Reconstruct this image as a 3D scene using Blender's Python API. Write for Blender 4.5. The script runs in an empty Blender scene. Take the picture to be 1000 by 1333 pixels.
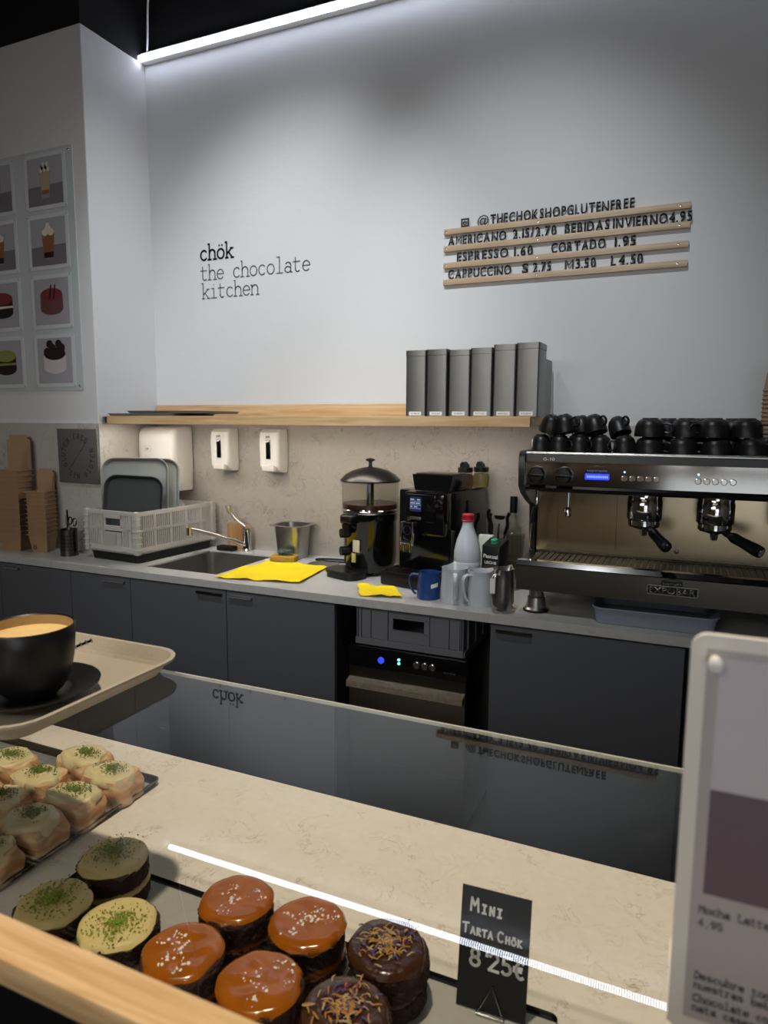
import bpy, bmesh, math, random
from mathutils import Vector, Matrix, noise
PI = math.pi
sc = bpy.context.scene
C = sc.collection
random.seed(7)

# ---------------------------------------------------------------- camera
CAM = Vector((0, 0, 1.54))
F_PX, YAW, PITCH, ROLL = 892.29, 0.417323, 0.130229, 0.005593
def cam_axes():
    cy, sy, cp, sp = math.cos(YAW), math.sin(YAW), math.cos(PITCH), math.sin(PITCH)
    f = Vector((-sy * cp, cy * cp, -sp)); r = Vector((cy, sy, 0)); u = r.cross(f)
    c, s = math.cos(ROLL), math.sin(ROLL)
    return c * r + s * u, -s * r + c * u, f
cr, cu, cf = cam_axes()
cd = bpy.data.cameras.new('camera')
cd.sensor_fit = 'VERTICAL'; cd.sensor_height = 24.0; cd.lens = 24.0 * F_PX / 1333.0
cd.clip_start = 0.02
cd.dof.use_dof = True; cd.dof.focus_distance = 1.5; cd.dof.aperture_fstop = 5.6
cam = bpy.data.objects.new('camera', cd); C.objects.link(cam)
M = Matrix((cr, cu, -cf)).transposed().to_4x4(); M.translation = CAM
cam.matrix_world = M
sc.camera = cam

# ---------------------------------------------------------------- light and exposure
sc.view_settings.view_transform = 'Standard'
sc.view_settings.look = 'None'
sc.view_settings.gamma = 1.0
sc.view_settings.exposure = 0.62
sc.cycles.transparent_max_bounces = 32
sc.cycles.max_bounces = 12
w = bpy.data.worlds.new('world'); sc.world = w; w.use_nodes = True
w.node_tree.nodes['Background'].inputs[0].default_value = (0.02, 0.021, 0.024, 1)
w.node_tree.nodes['Background'].inputs[1].default_value = 1.0

LED_STRENGTH = 6.5
def spot(name, loc, target, power, angle, col, size=0.04, blend=0.6):
    l = bpy.data.lights.new(name, 'SPOT'); l.energy = power; l.spot_size = math.radians(angle)
    l.color = col; l.shadow_soft_size = size; l.spot_blend = blend
    o = bpy.data.objects.new(name, l); C.objects.link(o); o.location = loc
    o.rotation_euler = (Vector(target) - Vector(loc)).to_track_quat('-Z', 'Y').to_euler()
    return o
def area(name, loc, target, power, sx, sy, col):
    l = bpy.data.lights.new(name, 'AREA'); l.energy = power; l.shape = 'RECTANGLE'; l.size = sx; l.size_y = sy
    l.color = col
    o = bpy.data.objects.new(name, l); C.objects.link(o); o.location = loc
    o.rotation_euler = (Vector(target) - Vector(loc)).to_track_quat('-Z', 'Y').to_euler()
    return o
NEUTRAL = (0.93, 0.97, 1.0); WARM = (1.0, 0.87, 0.70)
spot('track_spot_lettering', (-1.72, 0.9, 3.95), (-1.72, 2.86, 1.62), 142, 52, NEUTRAL, 0.06, 1.0)
spot('track_spot_prices', (-0.60, 0.9, 3.95), (-0.72, 2.86, 1.62), 98, 52, NEUTRAL, 0.06, 1.0)
spot('corner_fill_spot', (-0.1, 2.05, 3.95), (-2.58, 2.68, 2.1), 78, 34, NEUTRAL, 0.06, 1.0)  # unseen extra spot, added to brighten the side of the pier
spot('track_spot_display', (-0.42, 0.53, 3.95), (-0.42, 0.60, 0.93), 176, 46, WARM, 0.05, 0.8)
spot('track_spot_front', (0.15, -0.35, 3.9), (-0.3, 0.4, 1.0), 8, 40, WARM, 0.05, 0.7)
fr = area('front_fill_area', (-1.5, -1.9, 2.55), (-2.0, 2.6, 0.9), 5, 2.2, 0.5, (1.0, 0.95, 0.88)); fr.data.spread = math.radians(75)  # unseen soft fill, added to lift the splashback and left end from the front
area('ceiling_fill_area', (-0.6, -2.2, 3.9), (-0.6, -2.2, 0), 5, 2.5, 0.8, (1.0, 0.9, 0.78))  # unseen area light added as ambient fill for the closed room

# ---------------------------------------------------------------- materials
def lin(c):
    c /= 255.0
    return c / 12.92 if c <= 0.04045 else ((c + 0.055) / 1.055) ** 2.4
def rgb(h):
    h = h.lstrip('#')
    return (lin(int(h[0:2], 16)), lin(int(h[2:4], 16)), lin(int(h[4:6], 16)), 1.0)
MATS = {}
def mat(name, hx, rough=0.5, metal=0.0, spec=0.5, noise_scale=0, noise_amt=0.0, bump=0.0, bump_scale=60, coat=0.0, trans=0.0, ior=1.45, emit=None, emit_s=0.0, sss=0.0, stretch=None):
    if name in MATS: return MATS[name]
    m = bpy.data.materials.new(name); m.use_nodes = True
    nt = m.node_tree; p = nt.nodes['Principled BSDF']
    col = rgb(hx)
    p.inputs['Base Color'].default_value = col
    p.inputs['Roughness'].default_value = rough
    p.inputs['Metallic'].default_value = metal
    p.inputs['Specular IOR Level'].default_value = spec
    p.inputs['Coat Weight'].default_value = coat
    p.inputs['Coat Roughness'].default_value = 0.08
    p.inputs['Transmission Weight'].default_value = trans
    p.inputs['IOR'].default_value = ior
    if sss:
        p.inputs['Subsurface Weight'].default_value = sss
        p.inputs['Subsurface Radius'].default_value = (0.01, 0.006, 0.003)
    if emit:
        p.inputs['Emission Color'].default_value = rgb(emit); p.inputs['Emission Strength'].default_value = emit_s
    if noise_amt or bump:
        tc = nt.nodes.new('ShaderNodeTexCoord')
        vec = tc.outputs['Object']
        if stretch:
            mp = nt.nodes.new('ShaderNodeMapping'); mp.inputs['Scale'].default_value = stretch
            nt.links.new(vec, mp.inputs['Vector']); vec = mp.outputs['Vector']
    if noise_amt:
        n = nt.nodes.new('ShaderNodeTexNoise'); n.inputs['Scale'].default_value = noise_scale; n.inputs['Detail'].default_value = 5
        nt.links.new(vec, n.inputs['Vector'])
        mx = nt.nodes.new('ShaderNodeMix'); mx.data_type = 'RGBA'
        lo = tuple(max(0, c * (1 - noise_amt)) for c in col[:3]) + (1,); hi = tuple(min(1, c * (1 + noise_amt)) for c in col[:3]) + (1,)
        mx.inputs[6].default_value = lo; mx.inputs[7].default_value = hi
        nt.links.new(n.outputs['Fac'], mx.inputs[0]); nt.links.new(mx.outputs[2], p.inputs['Base Color'])
    if bump:
        n2 = nt.nodes.new('ShaderNodeTexNoise'); n2.inputs['Scale'].default_value = bump_scale; n2.inputs['Detail'].default_value = 6
        nt.links.new(vec, n2.inputs['Vector'])
        b = nt.nodes.new('ShaderNodeBump'); b.inputs['Strength'].default_value = bump; b.inputs['Distance'].default_value = 0.01
        nt.links.new(n2.outputs['Fac'], b.inputs['Height']); nt.links.new(b.outputs['Normal'], p.inputs['Normal'])
    MATS[name] = m
    return m
def wood_mat(name, c1, c2, rough=0.5, axis=(1.0, 14.0, 14.0), scale=3.0):
    m = mat(name, c1, rough); nt = m.node_tree; p = nt.nodes['Principled BSDF']
    tc = nt.nodes.new('ShaderNodeTexCoord'); mp = nt.nodes.new('ShaderNodeMapping'); mp.inputs['Scale'].default_value = axis
    nt.links.new(tc.outputs['Object'], mp.inputs['Vector'])
    n = nt.nodes.new('ShaderNodeTexNoise'); n.inputs['Scale'].default_value = scale; n.inputs['Detail'].default_value = 6; n.inputs['Distortion'].default_value = 0.8
    nt.links.new(mp.outputs['Vector'], n.inputs['Vector'])
    r = nt.nodes.new('ShaderNodeValToRGB'); r.color_ramp.elements[0].position = 0.36; r.color_ramp.elements[1].position = 0.66
    r.color_ramp.elements[0].color = rgb(c2); r.color_ramp.elements[1].color = rgb(c1)
    nt.links.new(n.outputs['Fac'], r.inputs['Fac']); nt.links.new(r.outputs['Color'], p.inputs['Base Color'])
    return m
def marble_mat(name, base, vein, rough=0.35, scale=9.0, width=0.02):
    m = mat(name, base, rough); nt = m.node_tree; p = nt.nodes['Principled BSDF']
    tc = nt.nodes.new('ShaderNodeTexCoord')
    n = nt.nodes.new('ShaderNodeTexNoise'); n.inputs['Scale'].default_value = scale; n.inputs['Detail'].default_value = 9; n.inputs['Roughness'].default_value = 0.62; n.inputs['Distortion'].default_value = 1.3
    nt.links.new(tc.outputs['Object'], n.inputs['Vector'])
    r = nt.nodes.new('ShaderNodeValToRGB'); e = r.color_ramp.elements
    e[0].position = 0.5 - width; e[0].color = (0, 0, 0, 1); e[1].position = 0.5 + width; e[1].color = (0, 0, 0, 1)
    k = e.new(0.5); k.color = (1, 1, 1, 1)
    nt.links.new(n.outputs['Fac'], r.inputs['Fac'])
    n3 = nt.nodes.new('ShaderNodeTexNoise'); n3.inputs['Scale'].default_value = scale * 0.9; n3.inputs['Detail'].default_value = 3
    nt.links.new(tc.outputs['Object'], n3.inputs['Vector'])
    r3 = nt.nodes.new('ShaderNodeValToRGB'); r3.color_ramp.elements[0].position = 0.45; r3.color_ramp.elements[1].position = 0.68
    nt.links.new(n3.outputs['Fac'], r3.inputs['Fac'])
    mu = nt.nodes.new('ShaderNodeMath'); mu.operation = 'MULTIPLY'
    nt.links.new(r.outputs['Color'], mu.inputs[0]); nt.links.new(r3.outputs['Color'], mu.inputs[1])
    n2 = nt.nodes.new('ShaderNodeTexNoise'); n2.inputs['Scale'].default_value = scale * 4; n2.inputs['Detail'].default_value = 6
    nt.links.new(tc.outputs['Object'], n2.inputs['Vector'])
    b = rgb(base)
    m1 = nt.nodes.new('ShaderNodeMix'); m1.data_type = 'RGBA'
    m1.inputs[6].default_value = tuple(c * 0.9 for c in b[:3]) + (1,); m1.inputs[7].default_value = tuple(min(1, c * 1.08) for c in b[:3]) + (1,)
    nt.links.new(n2.outputs['Fac'], m1.inputs[0])
    m2 = nt.nodes.new('ShaderNodeMix'); m2.data_type = 'RGBA'; m2.inputs[7].default_value = rgb(vein)
    nt.links.new(mu.outputs[0], m2.inputs[0]); nt.links.new(m1.outputs[2], m2.inputs[6]); nt.links.new(m2.outputs[2], p.inputs['Base Color'])
    return m
def pane_mat(name, tint=(0.96, 0.97, 0.965, 1), ior=1.75, rough=0.0, scratches=False):
    m = bpy.data.materials.new(name); m.use_nodes = True; nt = m.node_tree
    for n in list(nt.nodes): nt.nodes.remove(n)
    out = nt.nodes.new('ShaderNodeOutputMaterial'); tr = nt.nodes.new('ShaderNodeBsdfTransparent'); tr.inputs[0].default_value = tint
    gl = nt.nodes.new('ShaderNodeBsdfGlossy'); gl.inputs['Roughness'].default_value = rough
    fr = nt.nodes.new('ShaderNodeFresnel'); fr.inputs[0].default_value = ior
    ge = nt.nodes.new('ShaderNodeNewGeometry')
    sb = nt.nodes.new('ShaderNodeMath'); sb.operation = 'SUBTRACT'; sb.inputs[0].default_value = 1.0
    nt.links.new(ge.outputs['Backfacing'], sb.inputs[1])
    mu = nt.nodes.new('ShaderNodeMath'); mu.operation = 'MULTIPLY'
    nt.links.new(fr.outputs[0], mu.inputs[0]); nt.links.new(sb.outputs[0], mu.inputs[1])
    mx = nt.nodes.new('ShaderNodeMixShader')
    nt.links.new(mu.outputs[0], mx.inputs[0]); nt.links.new(tr.outputs[0], mx.inputs[1]); nt.links.new(gl.outputs[0], mx.inputs[2])
    last = mx.outputs[0]
    if scratches:
        tc = nt.nodes.new('ShaderNodeTexCoord'); acc = None
        for (sx, sy, rot, sd) in ((9.0, 330.0, 0.45, 0.0), (7.0, 300.0, -0.2, 3.1), (12.0, 320.0, 1.3, 7.7)):
            mp = nt.nodes.new('ShaderNodeMapping'); mp.inputs['Scale'].default_value = (sx, sy, 1); mp.inputs['Rotation'].default_value = (0, 0, rot); mp.inputs['Location'].default_value = (sd, sd, 0)
            nt.links.new(tc.outputs['Object'], mp.inputs['Vector'])
            n = nt.nodes.new('ShaderNodeTexNoise'); n.inputs['Scale'].default_value = 1.6; n.inputs['Detail'].default_value = 4
            nt.links.new(mp.outputs['Vector'], n.inputs['Vector'])
            r = nt.nodes.new('ShaderNodeValToRGB'); r.color_ramp.elements[0].position = 0.70; r.color_ramp.elements[1].position = 0.78
            nt.links.new(n.outputs['Fac'], r.inputs['Fac'])
            if acc is None: acc = r.outputs['Color']
            else:
                a = nt.nodes.new('ShaderNodeMath'); a.operation = 'ADD'; a.use_clamp = True
                nt.links.new(acc, a.inputs[0]); nt.links.new(r.outputs['Color'], a.inputs[1]); acc = a.outputs[0]
        k = nt.nodes.new('ShaderNodeMath'); k.operation = 'MULTIPLY'; k.inputs[1].default_value = 0.12
        nt.links.new(acc, k.inputs[0])
        df = nt.nodes.new('ShaderNodeBsdfDiffuse'); df.inputs[0].default_value = (0.8, 0.8, 0.8, 1)
        m2 = nt.nodes.new('ShaderNodeMixShader')
        nt.links.new(k.outputs[0], m2.inputs[0]); nt.links.new(last, m2.inputs[1]); nt.links.new(df.outputs[0], m2.inputs[2]); last = m2.outputs[0]
    nt.links.new(last, out.inputs[0])
    return m
def led_mat(name, strength, pitch):
    m = bpy.data.materials.new(name); m.use_nodes = True; nt = m.node_tree
    p = nt.nodes['Principled BSDF']; p.inputs['Base Color'].default_value = (0.9, 0.9, 0.9, 1)
    p.inputs['Emission Color'].default_value = (0.80, 0.84, 1.0, 1)
    tc = nt.nodes.new('ShaderNodeTexCoord'); sp = nt.nodes.new('ShaderNodeSeparateXYZ')
    nt.links.new(tc.outputs['Object'], sp.inputs[0])
    a = nt.nodes.new('ShaderNodeMath'); a.operation = 'MULTIPLY'; a.inputs[1].default_value = 2 * PI / pitch
    s = nt.nodes.new('ShaderNodeMath'); s.operation = 'SINE'
    nt.links.new(sp.outputs['X'], a.inputs[0]); nt.links.new(a.outputs[0], s.inputs[0])
    b = nt.nodes.new('ShaderNodeMath'); b.operation = 'MULTIPLY_ADD'; b.inputs[1].default_value = 0.85 * strength; b.inputs[2].default_value = strength
    nt.links.new(s.outputs[0], b.inputs[0]); nt.links.new(b.outputs[0], p.inputs['Emission Strength'])
    return m
def emissive(name, hx, s):
    return mat(name, '#101010', 0.4, emit=hx, emit_s=s)

m_wall = mat('white_wall_paint', '#d4d6d8', 0.85, noise_scale=2.5, noise_amt=0.03, bump=0.08, bump_scale=35)
m_pier = mat('grey_white_wall_paint', '#d2d2d4', 0.85, noise_scale=2.5, noise_amt=0.03, bump=0.06, bump_scale=40)
m_black = mat('black_ceiling_paint', '#0c0d0f', 0.9)
m_floor = mat('grey_floor_vinyl', '#54504c', 0.5, noise_scale=6, noise_amt=0.15)
m_shop = mat('warm_shop_wall', '#9c9488', 0.7, noise_scale=3, noise_amt=0.2)
m_shoppanel = wood_mat('oak_wall_panel', '#a58d6c', '#7f6a4c')
m_splash = marble_mat('grey_marble_splashback', '#b4b0aa', '#857c70', 0.4, 12.0, 0.018)
m_top = marble_mat('pale_marble_worktop', '#b9b9b7', '#9a9894', 0.3, 9.0, 0.012)
m_cream = marble_mat('cream_marble_counter', '#e2d8c6', '#a08f76', 0.33, 22.0, 0.013)
m_pine = wood_mat('pine_wood', '#d9bc92', '#c09a6a', 0.5)
m_railw = wood_mat('blond_rail_wood', '#d2bca2', '#b89f83', 0.55)
m_oak = wood_mat('light_oak_wood', '#ddbb8c', '#c59e6c', 0.45, (3.0, 40.0, 40.0), 3.0)
m_cab = mat('charcoal_cabinet_laminate', '#595c62', 0.42, noise_scale=3, noise_amt=0.05)
m_cabd = mat('dark_cabinet_carcass', '#2b2c30', 0.5)
m_steel = mat('brushed_steel', '#b4b3b0', 0.28, 1.0, bump=0.05, bump_scale=40, stretch=(1, 1, 40))
m_chrome = mat('polished_chrome', '#d0d0d0', 0.09, 1.0)
m_mirror = mat('polished_machine_steel', '#8f8c88', 0.10, 1.0, bump=0.02, bump_scale=5)
m_splsteel = mat('splash_panel_steel', '#93866f', 0.22, 1.0, bump=0.02, bump_scale=8)
m_handle = mat('satin_handle_metal', '#a9aaaa', 0.45, 0.7)
m_darksteel = mat('dark_steel', '#6a665f', 0.32, 1.0, bump=0.05, bump_scale=30, stretch=(1, 1, 30))
m_can = mat('tin_canister_metal', '#858686', 0.42, 1.0, bump=0.06, bump_scale=30, stretch=(30, 30, 1))
m_blackp = mat('black_plastic', '#0e0e10', 0.32)
m_blackg = mat('gloss_black_plastic', '#0b0b0d', 0.12, coat=0.4)
m_blackm = mat('matt_black_ceramic', '#141416', 0.38, noise_scale=30, noise_amt=0.15)
m_rubber = mat('black_rubber', '#101010', 0.7)
m_whitep = mat('white_plastic', '#e8e8e6', 0.3)
m_label = mat('white_paper_label', '#ecebe6', 0.7)
m_ink = mat('black_ink', '#141416', 0.6)
m_inkg = mat('grey_ink', '#5a5c5e', 0.6)
m_letter = mat('black_acrylic_letters', '#121316', 0.35)
m_crate = mat('pale_grey_crate_plastic', '#bdbbb6', 0.45)
m_dcrate = mat('dark_grey_crate_plastic', '#7e828a', 0.5)
m_kraft = mat('kraft_cardboard', '#9a7c5c', 0.8, noise_scale=25, noise_amt=0.12)
m_plaque = mat('dark_grey_plaque', '#6b6966', 0.5, 0.3)
m_yellow = mat('yellow_cloth', '#f2d60c', 0.85, bump=0.4, bump_scale=300)
m_blue = mat('blue_enamel', '#22427e', 0.3)
m_jug = mat('pale_grey_jug_coating', '#cbd2d9', 0.35, 0.25)
m_glass = pane_mat('display_glass', scratches=True)
m_clear = pane_mat('clear_glassware', (0.9, 0.9, 0.88, 1), 1.5)
m_acry = pane_mat('clear_acrylic', (0.93, 0.92, 0.9, 1), 1.5, 0.05)

# ---------------------------------------------------------------- mesh helpers
def box(bm, x0, x1, y0, y1, z0, z1, bev=0.0, mi=0, seg=2, rot=None, piv=None):
    r = bmesh.ops.create_cube(bm, size=1.0); vs = r['verts']
    for v in vs:
        v.co = Vector(((x0 + x1) / 2 + v.co.x * (x1 - x0), (y0 + y1) / 2 + v.co.y * (y1 - y0), (z0 + z1) / 2 + v.co.z * (z1 - z0)))
    fs = set(f for v in vs for f in v.link_faces)
    for f in fs: f.material_index = mi
    if rot is not None:
        pv = Vector(piv) if piv else Vector(((x0 + x1) / 2, (y0 + y1) / 2, (z0 + z1) / 2))
        for v in vs: v.co = rot @ (v.co - pv) + pv
    if bev > 0:
        es = list(set(e for v in vs for e in v.link_edges))
        bmesh.ops.bevel(bm, geom=es, offset=bev, segments=seg, profile=0.5, affect='EDGES', clamp_overlap=True)
    return bm
def lathe(bm, prof, cx=0, cy=0, cz=0, n=32, mi=0, mat4=None, cap0=True, cap1=True):
    rings = []
    for (r, z) in prof:
        ring = []
        for i in range(n):
            a = 2 * PI * i / n
            p = Vector((r * math.cos(a), r * math.sin(a), z))
            p = (mat4 @ p) if mat4 else p + Vector((cx, cy, cz))
            ring.append(bm.verts.new(p))
        rings.append(ring)
    for k in range(len(rings) - 1):
        for i in range(n):
            f = bm.faces.new((rings[k][i], rings[k][(i + 1) % n], rings[k + 1][(i + 1) % n], rings[k + 1][i])); f.material_index = mi
    if cap0 and prof[0][0] > 1e-6:
        f = bm.faces.new(list(reversed(rings[0]))); f.material_index = mi
    if cap1 and prof[-1][0] > 1e-6:
        f = bm.faces.new(rings[-1]); f.material_index = mi
    return bm
def axis_mat(p, d):
    q = Vector(d).normalized().to_track_quat('Z', 'Y').to_matrix().to_4x4(); q.translation = Vector(p); return q
def cyl(bm, p0, p1, r0, r1=None, n=20, mi=0):
    p0, p1 = Vector(p0), Vector(p1); L = (p1 - p0).length
    return lathe(bm, [(r0, 0), (r1 if r1 is not None else r0, L)], n=n, mi=mi, mat4=axis_mat(p0, p1 - p0))
def smooth_path(pts, sub=6):
    pts = [Vector(p) for p in pts]
    if len(pts) < 3: return pts
    out = []
    P = [pts[0] * 2 - pts[1]] + pts + [pts[-1] * 2 - pts[-2]]
    for i in range(1, len(P) - 2):
        for k in range(sub):
            t = k / sub; a, b, c, d = P[i - 1], P[i], P[i + 1], P[i + 2]
            out.append(0.5 * ((2 * b) + (c - a) * t + (2 * a - 5 * b + 4 * c - d) * t * t + (3 * b - a - 3 * c + d) * t ** 3))
    out.append(pts[-1]); return out
def tube(bm, pts, r, n=10, mi=0, sub=6, flat=1.0, closed=False, rads=None):
    path = smooth_path(pts, sub) if sub > 1 else [Vector(p) for p in pts]
    rings = []; N = len(path); up = None
    for i, p in enumerate(path):
        if closed: t = path[(i + 1) % N] - path[i - 1]
        else: t = path[min(i + 1, N - 1)] - path[max(i - 1, 0)]
        t.normalize()
        if up is None:
            up = Vector((0, 0, 1)) if abs(t.z) < 0.9 else Vector((1, 0, 0))
        s = t.cross(up).normalized(); up = s.cross(t).normalized()
        rr = r if rads is None else rads[0] + (rads[1] - rads[0]) * i / (N - 1)
        rings.append([bm.verts.new(p + s * (rr * math.cos(2 * PI * k / n)) + up * (rr * flat * math.sin(2 * PI * k / n))) for k in range(n)])
    m = N if closed else N - 1
    for i in range(m):
        a, b = rings[i], rings[(i + 1) % N]
        for k in range(n):
            f = bm.faces.new((a[k], a[(k + 1) % n], b[(k + 1) % n], b[k])); f.material_index = mi
    if not closed:
        bm.faces.new(list(reversed(rings[0]))).material_index = mi; bm.faces.new(rings[-1]).material_index = mi
    return bm
def prism(bm, poly, d0, d1, plane='XZ', mi=0):
    # poly of 2D points extruded along the third axis
    def mk(a, b, d):
        return {'XZ': Vector((a, d, b)), 'YZ': Vector((d, a, b)), 'XY': Vector((a, b, d))}[plane]
    v0 = [bm.verts.new(mk(a, b, d0)) for a, b in poly]; v1 = [bm.verts.new(mk(a, b, d1)) for a, b in poly]
    n = len(poly); fs = [bm.faces.new(v0), bm.faces.new(list(reversed(v1)))]
    for i in range(n): fs.append(bm.faces.new((v0[i], v1[i], v1[(i + 1) % n], v0[(i + 1) % n])))
    for f in fs: f.material_index = mi
    bmesh.ops.recalc_face_normals(bm, faces=fs)
    return bm
def rrect(x0, x1, y0, y1, r, n=6):
    pts = []
    for cx, cy, a0 in ((x1 - r, y1 - r, 0), (x0 + r, y1 - r, 90), (x0 + r, y0 + r, 180), (x1 - r, y0 + r, 270)):
        for i in range(n + 1):
            a = math.radians(a0 + 90 * i / n); pts.append((cx + r * math.cos(a), cy + r * math.sin(a)))
    return pts
def loft(bm, loops, mi=0, cap0=True, cap1=True):
    R = [[bm.verts.new(Vector(p)) for p in lp] for lp in loops]; n = len(R[0]); fs = []
    for a, b in zip(R, R[1:]):
        for i in range(n): fs.append(bm.faces.new((a[i], a[(i + 1) % n], b[(i + 1) % n], b[i])))
    if cap0: fs.append(bm.faces.new(list(reversed(R[0]))))
    if cap1: fs.append(bm.faces.new(R[-1]))
    for f in fs: f.material_index = mi
    return bm
def tray_bm(bm, hx, hy, r, h, flare, rim, t=0.002, mi=0, dx=0, dy=0, dz=0):
    # an open tray: flat floor, flared wall, rolled rim; local origin under the centre of the floor
    def L(ex, z): return [(x + dx, y + dy, z + dz) for x, y in rrect(-hx - ex, hx + ex, -hy - ex, hy + ex, max(r + ex, 0.002))]
    loops = [L(0, 0), L(flare, h - t), L(flare + rim, h), L(flare + rim, h + t), L(flare + t, h + t), L(t, t), L(-0.001, t)]
    return loft(bm, loops, mi)
def W(b, parent):
    # express a world-space mesh in the thing's own frame
    m = Matrix.Translation(parent.location) @ parent.rotation_euler.to_matrix().to_4x4()
    bmesh.ops.transform(b, matrix=m.inverted(), verts=b.verts)
def obj(name, bm, mats, parent=None, smooth=True, world=False, ang=38):
    if world and parent is not None:
        root = parent
        while root.parent: root = root.parent
        W(bm, root)
    me = bpy.data.meshes.new(name)
    bmesh.ops.recalc_face_normals(bm, faces=bm.faces)
    if smooth:
        for f in bm.faces: f.smooth = True
        lim = math.radians(ang)
        for e in bm.edges:
            if len(e.link_faces) == 2 and e.calc_face_angle(0) > lim: e.smooth = False
    bm.to_mesh(me); bm.free()
    for m in (mats if isinstance(mats, (list, tuple)) else [mats]): me.materials.append(m)
    o = bpy.data.objects.new(name, me); C.objects.link(o)
    if parent is not None: o.parent = parent
    return o
def thing(name, label, cat, loc=(0, 0, 0), rotz=0.0, group=None):
    o = bpy.data.objects.new(name, None); C.objects.link(o); o.empty_display_size = 0.05
    o.location = loc; o.rotation_euler = (0, 0, rotz); o['label'] = label; o['category'] = cat
    if group: o['group'] = group
    return o
def tag(o, label, cat, group=None, kind=None):
    if kind: o['kind'] = kind
    if label: o['label'] = label
    if cat: o['category'] = cat
    if group: o['group'] = group
    return o
def struct(name, bm, m, smooth=False):
    o = obj(name, bm, m, None, smooth); o['kind'] = 'structure'; return o
def dup(root, loc, rot=None, label=None, group=None, scale=None):
    r = root.copy(); C.objects.link(r); r.location = loc
    if rot is not None: r.rotation_euler = rot
    if scale: r.scale = (scale, scale, scale)
    if label: r['label'] = label
    if group: r['group'] = group
    for ch in list(root.children):
        c = ch.copy(); C.objects.link(c); c.parent = r
        for g in list(ch.children):
            d = g.copy(); C.objects.link(d); d.parent = c
    return r
def nb(): return bmesh.new()

# ---------------------------------------------------------------- lettering
def text_bm(txt, x0, x1, z0, h, y, depth, bold=0.0, into=None):
    # sans lettering standing in the XZ plane, facing -Y, spanning x0..x1 (x1 None: natural width)
    cu_ = bpy.data.curves.new('lettering', 'FONT'); cu_.body = txt; cu_.size = 1.0; cu_.extrude = 0.0; cu_.offset = bold; cu_.resolution_u = 3
    t = bpy.data.objects.new('lettering', cu_); C.objects.link(t)
    dg = bpy.context.evaluated_depsgraph_get(); dg.update()
    me = bpy.data.meshes.new_from_object(t.evaluated_get(dg))
    b = bmesh.new(); b.from_mesh(me)
    bpy.data.objects.remove(t); bpy.data.curves.remove(cu_); bpy.data.meshes.remove(me)
    xs = [v.co.x for v in b.verts]; mn, mx = min(xs), max(xs)
    sz = h / 0.69
    sx = sz if x1 is None else (x1 - x0) / (mx - mn)
    for v in b.verts: v.co = Vector((x0 + (v.co.x - mn) * sx, y, z0 + v.co.y * sz))
    if depth:
        r = bmesh.ops.extrude_face_region(b, geom=list(b.faces))
        for g in r['geom']:
            if isinstance(g, bmesh.types.BMVert): g.co.y -= depth
    if into is not None:
        me = bpy.data.meshes.new('lettering'); b.to_mesh(me); b.free(); n0 = len(into.faces); into.from_mesh(me); bpy.data.meshes.remove(me)
        into.faces.ensure_lookup_table()
        return into
    return b
def arc(cx, cy, rx, ry, a0, a1, n=14):
    return [(cx + rx * math.cos(math.radians(a0 + (a1 - a0) * i / n)), cy + ry * math.sin(math.radians(a0 + (a1 - a0) * i / n))) for i in range(n + 1)]
def ser(x, y, w=0.13): return [(x - w, y), (x + w, y)]
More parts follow.
